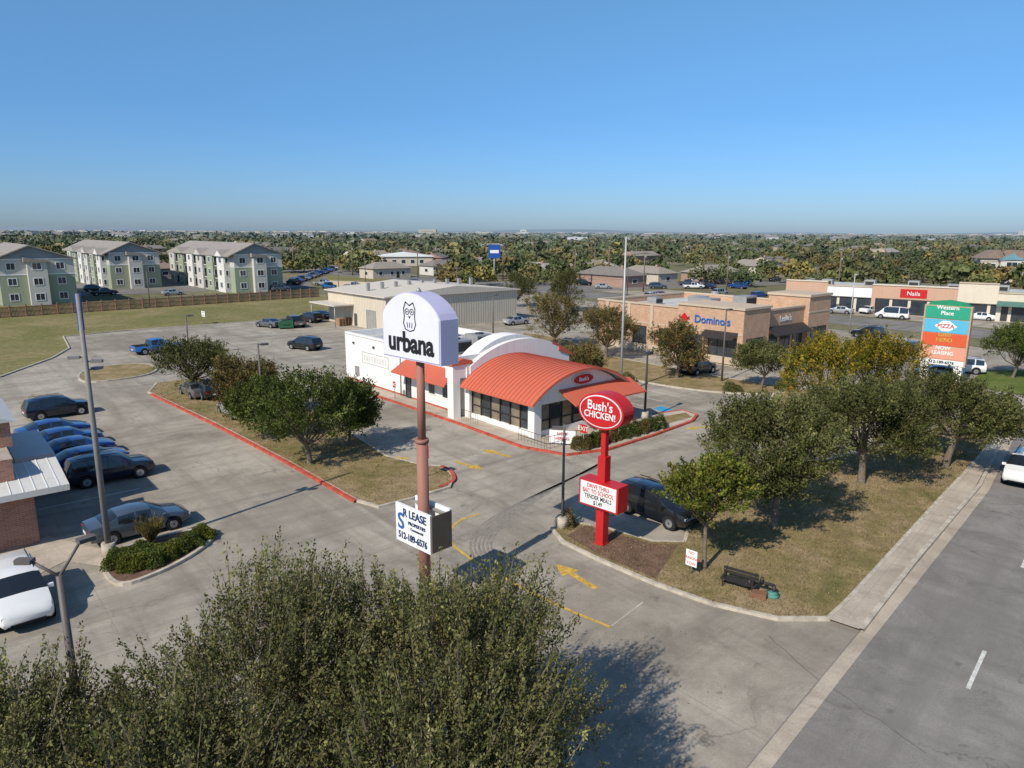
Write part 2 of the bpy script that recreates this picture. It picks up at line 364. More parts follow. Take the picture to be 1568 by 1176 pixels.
def tufts(name,poly,n,seed):
    rng=np.random.default_rng(seed); pts=inside(np.array(poly),n,rng); m=len(pts); h=rng.uniform(.05,.12,m)
    k=rng.uniform(0,1,(m,1)); col=np.array([[.17,.16,.06]])*(1-k)+np.array([[.36,.27,.15]])*k
    quads_obj(name,np.c_[pts,.13+h*.3],rng,h,col*rng.uniform(.7,1.2,(m,1)),ldir=np.array([[0,0,1.5]]),aspect=.4,rnd=.6)
tufts('grass_tufts',verge,40000,5); tufts('grass_tufts',isl,14000,6)
# ------------------------------------------------------------------ trees
OLIVE=np.array([[.10,.105,.035],[.135,.13,.05],[.075,.085,.025]])
NEAROL=np.array([[.125,.13,.045],[.165,.16,.065],[.09,.10,.032],[.19,.18,.07],[.15,.135,.05]])
GREEN=np.array([[.085,.11,.025],[.115,.135,.035],[.065,.085,.02]])
BRIGHT=np.array([[.15,.17,.028],[.11,.135,.022],[.19,.185,.04]])
YELLOW=np.array([[.24,.185,.022],[.15,.14,.018],[.30,.20,.028],[.11,.12,.018]])
BROWN=np.array([[.15,.115,.04],[.11,.105,.035],[.18,.12,.045]])
def tree(name,x,y,H,Rr,seed,pal,ntw=300,per=40,ls=.12,trunk=1.6,up=.5,twl=.8,nl=12,tr=None,jit=.22,asp=.55,stems=False):
    rng=np.random.default_rng(seed); e=empty(name,x,y,0)
    cz=(H+trunk)/2; rz=(H-trunk)/2
    d=rng.normal(size=(nl,3)); d/=np.linalg.norm(d,axis=1,keepdims=True)
    lc=d*rng.uniform(.45,.75,(nl,1))*np.array([[Rr,Rr,rz]]); lc[0]=(0,0,rz*.45); lr=rng.uniform(.30,.50,nl)
    tw_l=rng.integers(0,nl,ntw); dd=rng.normal(size=(ntw,3)); dd[:,2]+=.25; dd/=np.linalg.norm(dd,axis=1,keepdims=True)
    rad=rng.uniform(.45,1.0,ntw)**.6
    L=twl*rng.uniform(.45,1.4,ntw)
    o=lc[tw_l]+dd*(rad*lr[tw_l])[:,None]*np.array([[Rr,Rr,rz*.95]])
    o[:,2]=np.maximum(o[:,2],-rz*.95+rng.uniform(0,.3,ntw)); o[:,2]+=cz
    out=o-np.array([[0,0,cz-rz*.3]]); out/=np.linalg.norm(out,axis=1,keepdims=True)+1e-9
    td=out*.8+np.array([[0,0,up]])+rng.normal(size=(ntw,3))*.35; td/=np.linalg.norm(td,axis=1,keepdims=True)
    t=rng.uniform(0,1,(ntw,per))
    pos=o[:,None,:]+td[:,None,:]*(t*L[:,None])[:,:,None]+rng.normal(size=(ntw,per,3))*(jit*twl*(1-.7*t))[:,:,None]
    pos=pos.reshape(-1,3); n=len(pos)
    ci=rng.integers(0,len(pal),ntw); base=pal[ci]*rng.uniform(.65,1.4,(ntw,1))*rng.uniform(.8,1.2,nl)[tw_l][:,None]
    cl=np.repeat(base,per,0)*rng.uniform(.7,1.35,(n,1))
    quads_obj('crown',pos,rng,ls*rng.uniform(.6,1.3,n),cl,ldir=np.repeat(td,per,0),parent=e,rnd=.65,aspect=asp)
    if stems:
        quads_obj('twigs',o+td*(L*.45)[:,None],rng,L*1.15,np.full((ntw,3),1.0)*np.array([[.20,.165,.12]]),ldir=td,parent=e,rnd=.0,aspect=.02)
    b=MB(); r=tr or max(.1,Rr*.05)
    jx,jy=rng.normal(size=2)*.15
    th=trunk*1.1
    b.cyl((0,0,0),(jx*.3,jy*.3,th*.35),r*1.35,r,BARK,9,False); b.cyl((jx*.3,jy*.3,th*.35),(jx,jy,th),r,r*.8,BARK,9,False)
    for k in range(nl):
        c=lc[k]+np.array([0,0,cz]); m=np.array([jx,jy,th])*.5+c*.5+rng.normal(size=3)*Rr*.06; m[2]-=rz*.1
        b.cyl((jx,jy,th-.1),m,r*.5,r*.3,BARK,6,False); b.cyl(m,c,r*.3,r*.12,BARK,6,False)
        for q in range(6):
            dq=rng.normal(size=3); dq/=np.linalg.norm(dq); dq[2]=abs(dq[2])*.8
            e2=c+dq*Rr*lr[k]*.9; b.cyl(c if q<3 else m,e2,r*.12,r*.03,BARK,4,False)
    b.obj('trunk',e); return e
def tpx(name,bx,by,top,hw,seed,pal,**k):
    x,y=G(bx,by); z=ZAT(top,bx,x,y); Rr=hw*DEPTH(x,y,z/2)/F
    return tree(name,x,y,z,Rr,seed,pal,**k)
near=dict(per=58,ls=.088,trunk=1.9,up=1.2,twl=1.1,nl=22,jit=.11,asp=.5,stems=True)
tree('oak_tree',-1.7,15.6,6.75,3.8,11,NEAROL,ntw=1500,**near)
tree('oak_tree',-6.1,15.0,6.5,3.6,12,NEAROL,ntw=1200,**near)
tree('oak_tree',-10.9,12.0,5.5,3.2,13,NEAROL,ntw=900,**near)
tree('oak_tree',-6.3,10.8,5.9,3.2,14,NEAROL*.95,ntw=1000,**near)
tree('oak_tree',-1.8,11.6,5.9,3.1,15,NEAROL,ntw=1000,**near)
mid=dict(ntw=440,per=42,ls=.165,trunk=1.3,up=.5,twl=.9,nl=14)
tpx('oak_tree',298,604,523,58,21,OLIVE*.9,**mid); tpx('oak_tree',372,642,556,50,22,BROWN*.9,**mid)
tpx('oak_tree',475,712,570,86,23,GREEN*.95,**mid); tpx('oak_tree',402,674,585,42,24,GREEN*.95,**mid); tpx('oak_tree',535,685,590,42,26,GREEN*.95,**mid)
tpx('young_oak_tree',1078,874,697,60,25,BRIGHT*.9,ntw=380,per=45,ls=.14,trunk=2.0,up=.5,twl=.6,nl=14)
big=dict(ntw=820,per=48,ls=.15,trunk=1.9,up=.8,twl=.9,nl=18)
tpx('oak_tree',1184,810,616,104,31,OLIVE,**big); tpx('oak_tree',1318,742,580,106,32,OLIVE,**big); tpx('oak_tree',1446,716,583,102,33,OLIVE,**big)
tpx('elm_tree',1250,655,510,60,34,YELLOW,**mid); tpx('elm_tree',1335,645,512,64,35,YELLOW*.9,**mid)
tpx('oak_tree',848,532,447,48,41,BROWN,**mid); tpx('oak_tree',928,548,470,46,42,BROWN*.95,**mid); tpx('oak_tree',1036,580,490,48,43,BROWN,**mid)
tpx('oak_tree',1165,596,530,38,44,OLIVE*1.1,**mid); tpx('crape_myrtle_tree',893,583,533,32,45,BROWN*1.2,**mid)
tpx('oak_tree',1550,580,497,42,46,GREEN,**mid); tpx('oak_tree',870,478,412,34,47,OLIVE*.8,**mid); tpx('oak_tree',790,470,420,30,48,OLIVE*.9,**mid)
def shrub(name,x,y,h,r,seed,pal,n=3500,ls=.09,rx=None,rot=0):
    rng=np.random.default_rng(seed); d=rng.normal(size=(n,3)); d/=np.linalg.norm(d,axis=1,keepdims=True); d[:,2]=np.abs(d[:,2])
    k=1+.15*np.sin(d[:,0]*5+seed)+.12*np.sin(d[:,1]*7+seed*2)
    p=d*(rng.uniform(.55,1,n)**.5*k)[:,None]*np.array([[rx or r,r,h]])
    c,s=math.cos(rot),math.sin(rot); p=np.c_[p[:,0]*c-p[:,1]*s+x,p[:,0]*s+p[:,1]*c+y,p[:,2]+.12]
    return quads_obj(name,p,rng,ls*rng.uniform(.6,1.4,n),pal[rng.integers(0,len(pal),n)]*rng.uniform(.7,1.3,(n,1)),ldir=d,aspect=.6)
i=0
for px,py,h,r in [(185,868,.7,.75),(205,872,.7,.7),(232,866,.65,.8),(262,852,.6,.8),(290,838,.6,.8),(308,826,.55,.7),(220,850,.5,.7),(200,858,.5,.6)]:
    x,y=G(px,py); shrub('shrub',x,y,h,r,60+i,BRIGHT*.8 if i%2 else GREEN*1.1,4200,.08); i+=1
x,y=G(232,836)
rng_=np.random.default_rng(70); n_=4000; a_=rng_.uniform(0,6.28,n_); t_=rng_.random(n_)
pp=np.c_[x+np.cos(a_)*t_*.75*rng_.random(n_)**.5,y+np.sin(a_)*t_*.75*rng_.random(n_)**.5,.15+t_*1.35*rng_.uniform(.6,1,n_)]
quads_obj('ornamental_grass',pp,rng_,rng_.uniform(.12,.3,n_),BROWN[rng_.integers(0,3,n_)]*rng_.uniform(.8,1.6,(n_,1)),ldir=np.c_[np.cos(a_)*.5,np.sin(a_)*.5,np.ones(n_)*1.2],aspect=.12,rnd=.2)
for k in range(9):
    t=k/8; x,y=G(890+t*118,689-t*33); shrub('hedge',x,y,.95,.75,80+k,(GREEN*.8 if k%3 else BROWN*.9),3200,.09)
x,y=G(868,808); shrub('shrub',x,y,.9,.55,95,BROWN,1800,.08)
for k,(px,py) in enumerate([(880,590),(930,600),(960,585),(1120,600),(1200,598)]):
    x,y=G(px,py); shrub('shrub',x,y,.8,1.0,100+k,OLIVE*1.3,1500,.14)
def mass(name,N,ylo,yhi,R0,R1,H0,H1,Q,qs,seed,spread=.78,avoid=None,haze=0,asp=.9,var=.2):
    rng=np.random.default_rng(seed)
    y=np.sqrt(rng.uniform(ylo**2,yhi**2,N)); x=rng.uniform(-spread,spread,N)*y
    keep=np.ones(N,bool)
    if avoid:
        for (x0,x1,y0,y1) in avoid: keep&=~((x>x0)&(x<x1)&(y>y0)&(y<y1))
    u=x*math.cos(AB)+y*math.sin(AB); v=-x*math.sin(AB)+y*math.cos(AB)
    if yhi<1000: keep&=((u%95)>11)&((v%130)>12)
    den=np.sin(x/61+1)*np.sin(y/83+.5)+.6*np.sin(x/23+y/41); keep&=(den>-.7)|(rng.random(N)<.22)
    x=x[keep];y=y[keep];N=len(x)
    # skewed sizes: many small crowns, a few tall broad ones
    s=rng.random(N)**1.8
    Rr=R0+(R1-R0)*s*rng.uniform(.8,1.1,N); Hh=(H0+(H1-H0)*(s*.6+.4*rng.random(N)))
    d=rng.normal(size=(N,Q,3)); d/=np.linalg.norm(d,axis=2,keepdims=True); d[:,:,2]=np.abs(d[:,:,2])*1.0-.25*(rng.random((N,Q))<.4)
    ph=rng.uniform(0,6,(N,1)); k=(.78+.22*np.sin(d[:,:,0]*4+ph)*np.cos(d[:,:,1]*4+ph*2))*rng.uniform(.7,1.05,(N,Q))
    st=rng.uniform(.7,1.35,(N,1))
    p=d*k[:,:,None]*np.stack([Rr*st[:,0],Rr/st[:,0],Hh*.66],1)[:,None,:]
    p[:,:,0]+=x[:,None]; p[:,:,1]+=y[:,None]; p[:,:,2]+=(Hh*.34)[:,None]
    pals=np.array([[.10,.115,.04],[.13,.135,.05],[.08,.095,.035],[.16,.145,.05],[.18,.135,.05],[.12,.12,.055],[.09,.105,.045],[.11,.125,.045],[.21,.17,.05],[.07,.09,.035]])
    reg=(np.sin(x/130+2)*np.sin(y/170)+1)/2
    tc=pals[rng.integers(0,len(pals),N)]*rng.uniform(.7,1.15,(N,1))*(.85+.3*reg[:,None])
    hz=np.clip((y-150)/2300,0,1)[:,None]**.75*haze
    tc=tc*(1-hz)+np.array([[.185,.225,.235]])*hz  # distance haze put into the leaf colour, paler and bluer farther out
    cl=np.repeat(tc,Q,0)*rng.uniform(1-var,1+var,(N*Q,1))
    return quads_obj(name,p.reshape(-1,3),rng,qs*rng.uniform(.6,1.3,N*Q)*np.repeat(Rr,Q)/((R0+R1)/2),cl,ldir=None,aspect=asp,mat=FARLEAF)
AV=[(-150,-45,100,250),(-60,45,100,172),(-45,90,60,135),(15,120,100,170),(-300,-60,60,190),(-45,-20,160,230),(20,70,170,200),(-50,-25,170,330)]
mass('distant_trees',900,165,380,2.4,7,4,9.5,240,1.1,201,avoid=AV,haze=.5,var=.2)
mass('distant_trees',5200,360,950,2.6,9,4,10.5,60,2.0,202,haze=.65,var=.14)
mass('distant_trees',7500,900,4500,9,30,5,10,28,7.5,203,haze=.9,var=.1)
# ------------------------------------------------------------------ restaurant
def arc(x0,x1,z0,rise,n=20):
    w=(x1-x0)/2; Rr=(w*w+rise*rise)/(2*rise); cx_=(x0+x1)/2; cz=z0+rise-Rr; a=math.asin(w/Rr)
    return [(cx_+Rr*math.sin(-a+2*a*i/n),cz+Rr*math.cos(-a+2*a*i/n)) for i in range(n+1)]
ox,oy=G(818,674); rest=empty('fast_food_restaurant',ox,oy,AB)
b=MB()
b.box(.1,9.3,.1,8.2,.0,.55,WHITE)
for (x0,x1,y0,y1) in ((-.15,.55,-.15,.55),(8.9,9.6,-.15,.55),(-.15,.5,7.7,8.3)): b.box(x0,x1,y0,y1,0,2.95,WHITE)
b.box(0,9.4,.0,8.2,2.55,2.98,WHITE)
b.prism([(0,2.98)]+arc(0,9.4,2.98,1.75)[0:]+[(9.4,2.98)],0,.25,WHITE)
b.box(0,11,9.4,29,0,4.3,WHITE); 
for q in ((0,.3,9.4,29),(10.7,11,9.4,29),(.3,10.7,28.7,29),(.3,10.7,9.4,9.7)): b.box(q[0],q[1],q[2],q[3],4.3,4.95,WHITE)
b.box(.0,9.4,8.2,9.4,0,4.3,WHITE)
b.box(-1.3,-.6,8.3,9.1,0,3.4,WHITE); b.box(-1.3,.5,8.3,9.35,3.4,4.5,WHITE); b.box(-.5,.3,9.1,9.5,0,3.4,WHITE)
A=arc(.3,11.6,4.3,1.75); b.prism([(.3,3.2)]+A+[(11.6,3.2)],8.1,8.6,WHITE)
A=arc(1.5,10.8,4.3,1.9); b.prism([(1.5,4.3)]+A+[(10.8,4.3)],9.7,11.4,WHITE)
b.obj('walls',rest)
b=MB(); b.box(.3,10.7,9.7,28.7,4.301,4.36,ROOFG)
for (x,y,w,l,h) in ((2.4,13,1.8,2.4,1.2),(5.6,14,2,2,1.3),(3,20,1.6,1.8,1.0),(7,22,2,2.4,1.1),(8,16,1,1,.7)):
    b.box(x,x+w,y,y+l,4.45,4.36+h,GREYM); b.box(x+.1,x+w-.1,y-.02,y,4.6,4.2+h,DARK); b.cyl((x+w/2,y+l/2,4.36+h),(x+w/2,y+l/2,4.46+h),.4,.4,DARK,12)
for k in range(5): b.cyl((1.5+k*1.9,17.5+k%2,4.36),(1.5+k*1.9,17.5+k%2,5.1),.1,.1,GREYM,8)
b.obj('flat_roof_and_units',rest)
b=MB()
Ao=arc(-.8,10.2,2.86,2.05,28); Ai=arc(-.8,10.2,2.72,2.05,28)
for i in range(28):
    p,q,r,s=Ao[i],Ao[i+1],Ai[i+1],Ai[i]
    b.face([(p[0],-.7,p[1]),(q[0],-.7,q[1]),(q[0],8.1,q[1]),(p[0],8.1,p[1])],ORANGE,True)
    b.face([(s[0],-.7,s[1]),(s[0],8.1,s[1]),(r[0],8.1,r[1]),(r[0],-.7,r[1])],WPAINT,True)
    b.face([(p[0],-.7,p[1]),(s[0],-.7,s[1]),(r[0],-.7,r[1]),(q[0],-.7,q[1])],ORANGE)
for x,z0,z1 in ((-.8,2.72,2.86),(10.2,2.72,2.86)): b.face([(x,-.7,z0),(x,8.1,z0),(x,8.1,z1),(x,-.7,z1)],ORANGE)
Ar=arc(-.82,10.22,2.90,2.06,28)
for k in range(21):
    y=-.68+k*.435
    for i in range(28):
        p,q=Ar[i],Ar[i+1]
        b.face([(p[0],y,p[1]),(q[0],y,q[1]),(q[0],y+.05,q[1]),(p[0],y+.05,p[1])],ORANGE,True)
        b.face([(p[0],y,p[1]-.05),(q[0],y,q[1]-.05),(q[0],y,q[1]),(p[0],y,p[1])],ORANGE)
b.obj('barrel_roof',rest)
b=MB()
b.prism([(-1.45,4.5),(.6,4.5),(.6,4.75),(-.4,5.0),(-1.45,4.62)],8.2,9.45,ORANGE)
b.prism([(10.2,4.6),(11.9,4.0),(11.9,4.2),(10.2,5.0)],8.0,8.8,ORANGE)
A1=arc(.25,11.65,4.35,1.78,24); A0=arc(.25,11.65,4.27,1.76,24)
for i in range(24): 
    p,q=A1[i],A1[i+1]; p2,q2=A0[i],A0[i+1]
    if i>18: b.face([(p2[0],8.08,p2[1]-.12),(q2[0],8.08,q2[1]-.12),(q[0],8.08,q[1]),(p[0],8.08,p[1])],ORANGE)
def awn(b,pts4,thick,mat):
    lo=[(p[0],p[1],p[2]-thick) for p in pts4]
    b.face(pts4,mat); b.face(lo[::-1],WPAINT)
    for i in range(4):
        j=(i+1)%4; b.face([pts4[i],lo[i],lo[j],pts4[j]],mat)
awn(b,[(-1.5,9.3,2.7),(0,9.7,3.75),(0,17.2,3.75),(-1.5,17.6,2.7)],.12,ORANGE)
for k in range(18):
    y=9.6+k*.45; b.face([(-1.5,y,2.74),(0,y,3.79),(0,y+.05,3.79),(-1.5,y+.05,2.74)],ORANGE)
awn(b,[(2.4,-1.9,2.6),(10.4,-1.9,2.6),(10.4,-.05,3.45),(2.4,-.05,3.45)],.12,ORANGE)
for k in range(18):
    x=2.5+k*.45; b.face([(x,-1.9,2.64),(x+.05,-1.9,2.64),(x+.05,-.05,3.49),(x,-.05,3.49)],ORANGE)
b.box(-.012,0,9.6,28.9,.0,.28,REDK); b.box(-.02,-.001,9.6,28.9,4.72,4.76,GREYM)
b.obj('awnings_and_trim',rest)
b=MB()
b.box(.22,9.2,.22,8.0,.56,2.54,BLIND)
for k in range(7): 
    y=.55+k*1.19; b.box(.1,.2,y-.05,y+.05,.55,2.55,DARK)
    if k<6: b.box(.205,.219,y+.08,y+1.1,.6+.25*(k%2),2.5,(GLASS,BLIND)[k%2])
b.box(.1,.2,.5,7.7,1.25,1.3,DARK)
for k in range(8):
    x=.55+k*1.19; b.box(x-.05,x+.05,.1,.2,.55,2.55,DARK)
    if k<7: b.box(x+.08,x+1.1,.205,.219,.6,2.5,(GLASS,BLIND)[(k+1)%2])
b.box(.5,8.9,.1,.2,1.25,1.3,DARK)
for y in (10.6,12.7,14.6): b.window('x-',y,y+1.1,1.1,2.4,0,GLASS,WPAINT,.07)
b.window('x-',16.6,17.5,.1,2.3,0,GLASS,DARK,.08)
b.window('x-',9.6,10.3,.1,2.3,0,GLASS,DARK,.06)
for (y0,y1,z0,z1) in ((20.5,25.5,2.25,2.28),(20.5,25.5,3.3,3.33),(20.5,20.53,2.28,3.3),(25.47,25.5,2.28,3.3)): b.box(-.03,0,y0,y1,z0,z1,GREYM)
for k in range(9): b.box(-.02,0,20.9+k*.5,21.2+k*.5,2.5,3.05,M('ghost_lettering',(.6,.59,.57),.8))
for y in (19.2,23,27): b.box(-.12,0,y,y+.25,3.9,4.1,DARK)
b.cyl((-.08,18.3,0),(-.08,18.3,4.9),.05,.05,GREYM,6); b.box(-.2,0,26.2,26.8,.8,1.7,GREYM)
b.obj('windows',rest)
b=MB(); n=28
e1=[(4.9+1.15*math.cos(2*math.pi*i/n),4.0+.42*math.sin(2*math.pi*i/n)) for i in range(n)]; b.prism(e1,-.16,-.02,WPAINT)
e1=[(4.9+1.07*math.cos(2*math.pi*i/n),4.0+.37*math.sin(2*math.pi*i/n)) for i in range(n)]; b.prism(e1,-.2,-.15,REDP); b.obj('wall_logo',rest)
text(rest,'logo_text',"Bush's",.42,(4.9,-.22,4.0),WPAINT,bold=.01)
rl=empty('handrail',ox,oy,AB); b=MB()
pts=[(-1.2,.4),(-1.2,-2.6),(3.2,-2.9),(6,-2.9)]
for i in range(3):
    p,q=Vector(pts[i]),Vector(pts[i+1]); L=(q-p).length
    for h in (.55,1.05): b.cyl((p.x,p.y,h),(q.x,q.y,h),.02,.02,DARK,6)
    for k in range(int(L/.35)+1):
        t=p+(q-p)*(k*.35/L); b.cyl((t.x,t.y,.12),(t.x,t.y,1.05),.011,.011,DARK,5)
for k in range(8): b.cyl((-1.0,7.6-k*.3,.12),(-1.0,7.6-k*.3,1.05),.011,.011,DARK,5)
b.cyl((-1.0,7.6,1.05),(-1.0,5.5,1.05),.02,.02,DARK,6)
b.obj('rails',rl)
x,y=G(861,684); bn=empty('banner_sign',x,y,R_(-12)); b=MB(); b.box(-.95,.95,-.02,.02,.25,1.2,WPAINT)
for s_ in (-.97,.95): b.cyl((s_,0,.0),(s_,0,1.25),.025,.025,DARK,6)
b.obj('panel',bn)
text(bn,'banner_text','NOW',.3,(0,-.03,.95),RED,bold=.004); text(bn,'banner_text','HIRING',.3,(0,-.03,.6),RED,bold=.004)
# ------------------------------------------------------------------ signs
SR=R_(-43.8)
def post_sign_urbana():
    e=empty('store_pylon_sign',-3.5,26.6,SR); b=MB()
    POLE=weathered('rusty_brown_paint',(.32,.15,.11),(.22,.09,.06),.6,.7)
    b.cyl((0,0,0),(0,0,7.0),.23,.23,POLE,16); b.cyl((0,0,7.0),(0,0,10.4),.16,.16,POLE,14); b.cyl((0,0,6.95),(0,0,7.1),.27,.27,POLE,16)
    b.box(-.5,.5,-.5,.5,0,.15,KERB); b.obj('pole',e)
    b=MB(); LAV=M('sign_face_white',(.68,.67,.75),.4,var=.03); LAV2=M('sign_side_lilac',(.46,.44,.60),.5,var=.06)
    W=1.72; z0=10.25; z1=11.95
    A=arc(-W+.0,W,z1,.85,20)
    out=[(-W,z0)]+[(-W,z1-.05)]+A[1:-1]+[(W,z1-.05),(W,z0)]
    b.prism(out[::-1],-.42,.42,LAV2)
    inn=[(x*.965,z0+.06+(z-z0)*.965) for x,z in out]
    b.prism(inn[::-1],-.45,-.421,LAV)
    b.cyl((0,0,12.78),(0,0,12.95),.12,.05,GREYM,8); b.obj('cabinet',e)
    text(e,'lettering','urbana',1.06,(.02,-.465,10.9),BLACK,bold=.03,sx=.93)
    b=MB()
    def stroke(pts,w=.02):
        for i in range(len(pts)-1):
            p,q=pts[i],pts[i+1]; b.cyl((p[0],-.46,p[1]-.06),(q[0],-.46,q[1]-.06),w,w,BLACK,5)
    ow=[(-.22,12.5),(-.34,12.25),(-.3,11.95),(-.36,11.7),(-.25,11.48),(0,11.42),(.25,11.48),(.36,11.7),(.3,11.95),(.34,12.25),(.22,12.5),(0,12.38),(-.22,12.5)]
    stroke(ow)
    for s_ in (-.14,.14):
        stroke([(s_+.11*math.cos(k*math.pi/5),12.15+.11*math.sin(k*math.pi/5)) for k in range(11)],.014)
        b.cyl((s_,-.45,12.09),(s_,-.475,12.09),.03,.03,BLACK,8)
    stroke([(-.05,12.0),(0,11.9),(.05,12.0)],.014)
    for s_ in (-.15,0,.15): stroke([(s_,11.75),(s_*.8,11.55)],.014)
    b.obj('owl_drawing',e)
    b=MB(); b.box(-1.1,1.05,-.55,-.45,2.75,4.35,WPAINT); b.box(-1.1,1.05,.45,.55,2.75,4.35,WPAINT)
    for z in (3.0,4.1): b.box(-1.0,.95,-.45,-.3,z,z+.08,GREYM); b.box(-1.0,.95,.3,.45,z,z+.08,GREYM)
    b.box(1.06,1.12,-.5,.5,2.8,4.3,M('brown_box',(.12,.09,.07),.6)); b.obj('leasing_panel',e)
    nv=M('navy',(.02,.05,.15),.5)
    text(e,'leasing_text','R LEASE',.46,(.12,-.57,4.05),nv,bold=.005,sx=.9)
    text(e,'leasing_text','S',.95,(-.75,-.57,3.62),M('navy2',(.03,.12,.35),.5),bold=.01)
    text(e,'leasing_text','PROPERTIES',.2,(.25,-.57,3.68),nv); text(e,'leasing_text','Commercial',.16,(.25,-.57,3.46),nv)
    text(e,'leasing_text','512-189-6576',.4,(-.03,-.57,3.05),nv,bold=.006,sx=.8)
post_sign_urbana()
def ellipse(cx_,cz,a,c,n=36): return [(cx_+a*math.cos(-2*math.pi*i/n),cz+c*math.sin(-2*math.pi*i/n)) for i in range(n)]
e=empty('chicken_restaurant_pylon_sign',*G(921,836),SR); b=MB()
b.box(-.22,.22,-.22,.22,0,4.6,REDP); b.box(-.13,.13,-.13,.13,4.6,6.4,REDP); b.box(-.25,.25,-.25,.25,0,.2,REDP); b.obj('pole',e)
b=MB(); b.prism(ellipse(0,6.85,1.3,.86),-.42,.42,REDP); b.prism(ellipse(0,6.85,1.2,.77),-.45,-.421,WPAINT); b.prism(ellipse(0,6.85,1.15,.72),-.47,-.451,REDP); b.obj('oval_cabinet',e)
text(e,'lettering',"Bush's",.62,(.0,-.48,7.1),WPAINT,bold=.004,sx=.95); text(e,'lettering','CHICKEN!',.44,(.0,-.48,6.66),WPAINT,bold=.006,sx=.9)
b=MB(); b.box(-1.15,1.15,-.4,.4,2.05,3.35,REDP); b.box(-1.05,1.05,-.425,-.401,2.13,3.27,WPAINT)
for k in range(4): b.box(-1.04,1.04,-.43,-.426,2.94-.27*k,2.95-.27*k,GREYM)
b.obj('reader_board',e)
for k,s_ in enumerate(('DRIVE THRU','BAC TO SCHOOL','TENDER MEALS','$1.49')): text(e,'board_text',s_,.29,(0,-.434,3.1-.27*k),RED if k<2 else BLACK,bold=.004,sx=.8,extr=.003)
x,y=G(1438,588); e=empty('shopping_center_pylon_sign',x,y,SR); b=MB()
for s_ in (-1.85,1.15): b.box(s_,s_+.7,-.35,.35,0,2.0,WHITE); b.box(s_-.08,s_+.78,-.43,.43,0,.5,BRICK)
b.box(-2.1,2.1,-.35,.35,2.0,8.0,BRICK); b.prism([(-1.9,8.0),(1.9,8.0),(1.5,8.35),(0,8.55),(-1.5,8.35)],-.3,.3,M('sign_cap_green',(.02,.25,.12),.5)); b.obj('frame',e)
pan=[(6.7,7.95,(.03,.32,.19),'Western\nPlace',.55),(5.3,6.65,(.10,.42,.58),"PIZZA",.55),(4.0,5.25,(.62,.10,.04),'Little\nHERO',.55),(2.65,3.95,(.68,.30,.20),'NOW\nLEASING',.5),(2.05,2.6,(.75,.75,.73),'512-189-6576',.4)]
for k,(z0,z1,c,t,s_) in enumerate(pan):
    b=MB(); b.box(-1.95,1.95,-.4,-.351,z0,z1-.04,M('panel_paint_%d'%k,c,.5,var=.04)); b.obj('panel',e)
    text(e,'panel_text',t,s_,(0,-.42,(z0+z1)/2-.02+(.22 if '\n' in t else 0)),[WPAINT,RED,YEL,WPAINT,BLACK][k],bold=.01)
b=MB(); b.prism([(-1.0,5.95),(-.3,6.5),(.3,6.5),(1.0,5.95),(.3,5.45),(-.3,5.45)][::-1],-.414,-.401,WPAINT); b.obj('panel_shape',e)
def small_sign(name,px,py,h,w,ph,board,txt,tcol,rot=SR,pole=GREYM):
    x,y=G(px,py); e=empty(name,x,y,rot); b=MB(); b.cyl((0,0,0),(0,0,h),.035,.035,pole,8); b.box(-w/2,w/2,-.06,-.035,h-ph,h,board); b.box(-w/2+.04,w/2-.04,-.064,-.0605,h-ph+.04,h-.04,board); b.obj('post_and_board',e)
    for k,t in enumerate(txt): text(e,'sign_text',t,ph/len(txt)*.75,(0,-.07,h-ph*(k+.5)/len(txt)),tcol,bold=.0,extr=.004)
    return e
small_sign('drive_thru_sign',653,733,2.2,.65,.8,REDP,['DO','NOT','ENTER'],WPAINT,pole=REDP)
small_sign('towing_sign',1058,882,1.25,.55,.75,WPAINT,['NO','PARKING','TOW'],RED)
small_sign('parking_sign',893,690,1.9,.6,.6,REDP,['EXIT'],WPAINT); small_sign('parking_sign',605,612,1.7,.4,.55,REDP,['NO'],WPAINT)
small_sign('enter_sign',313,497,2.2,1.2,.9,WPAINT,['FOR','SALE'],BLACK)
x,y=G(1130,905); e=empty('park_bench',x,y,R_(-35)); b=MB()
for k in range(3): b.box(-.75,.75,-.2+k*.15,-.08+k*.15,.44,.48,DARK)
for k in range(2): b.box(-.75,.75,.26,.29,.58+k*.16,.7+k*.16,DARK)
for s_ in (-.65,.6): b.box(s_,s_+.05,-.2,-.15,.12,.44,DARK); b.box(s_,s_+.05,.24,.29,.12,.9,DARK); b.box(s_,s_+.05,-.2,.29,.62,.66,DARK)
b.obj('seat_back_legs',e)
x,y=G(1165,912); e=empty('water_valve_assembly',x,y,R_(-30)); b=MB()
b.cyl((-.5,0,.1),(-.5,0,.6),.07,.07,DARK,8);b.cyl((-.5,0,.6),(.5,0,.6),.07,.07,DARK,8);b.cyl((.5,0,.6),(.5,0,.1),.07,.07,DARK,8);b.cyl((0,0,.6),(0,0,.85),.12,.05,DARK,8);b.box(-.3,.3,-.6,-.2,.12,.35,M('rust',(.2,.1,.06),.9)); b.obj('pipes',e)
x,y=G(1182,917); b=MB(); b.cyl((0,0,.1),(0,0,.28),.3,.25,M('green_cover',(.08,.25,.2),.6),10); b.cyl((0,0,.28),(0,0,.33),.27,.1,M('green_cover',(.08,.25,.2),.6),10); b.obj('valve_cover',None,(x,y,0))
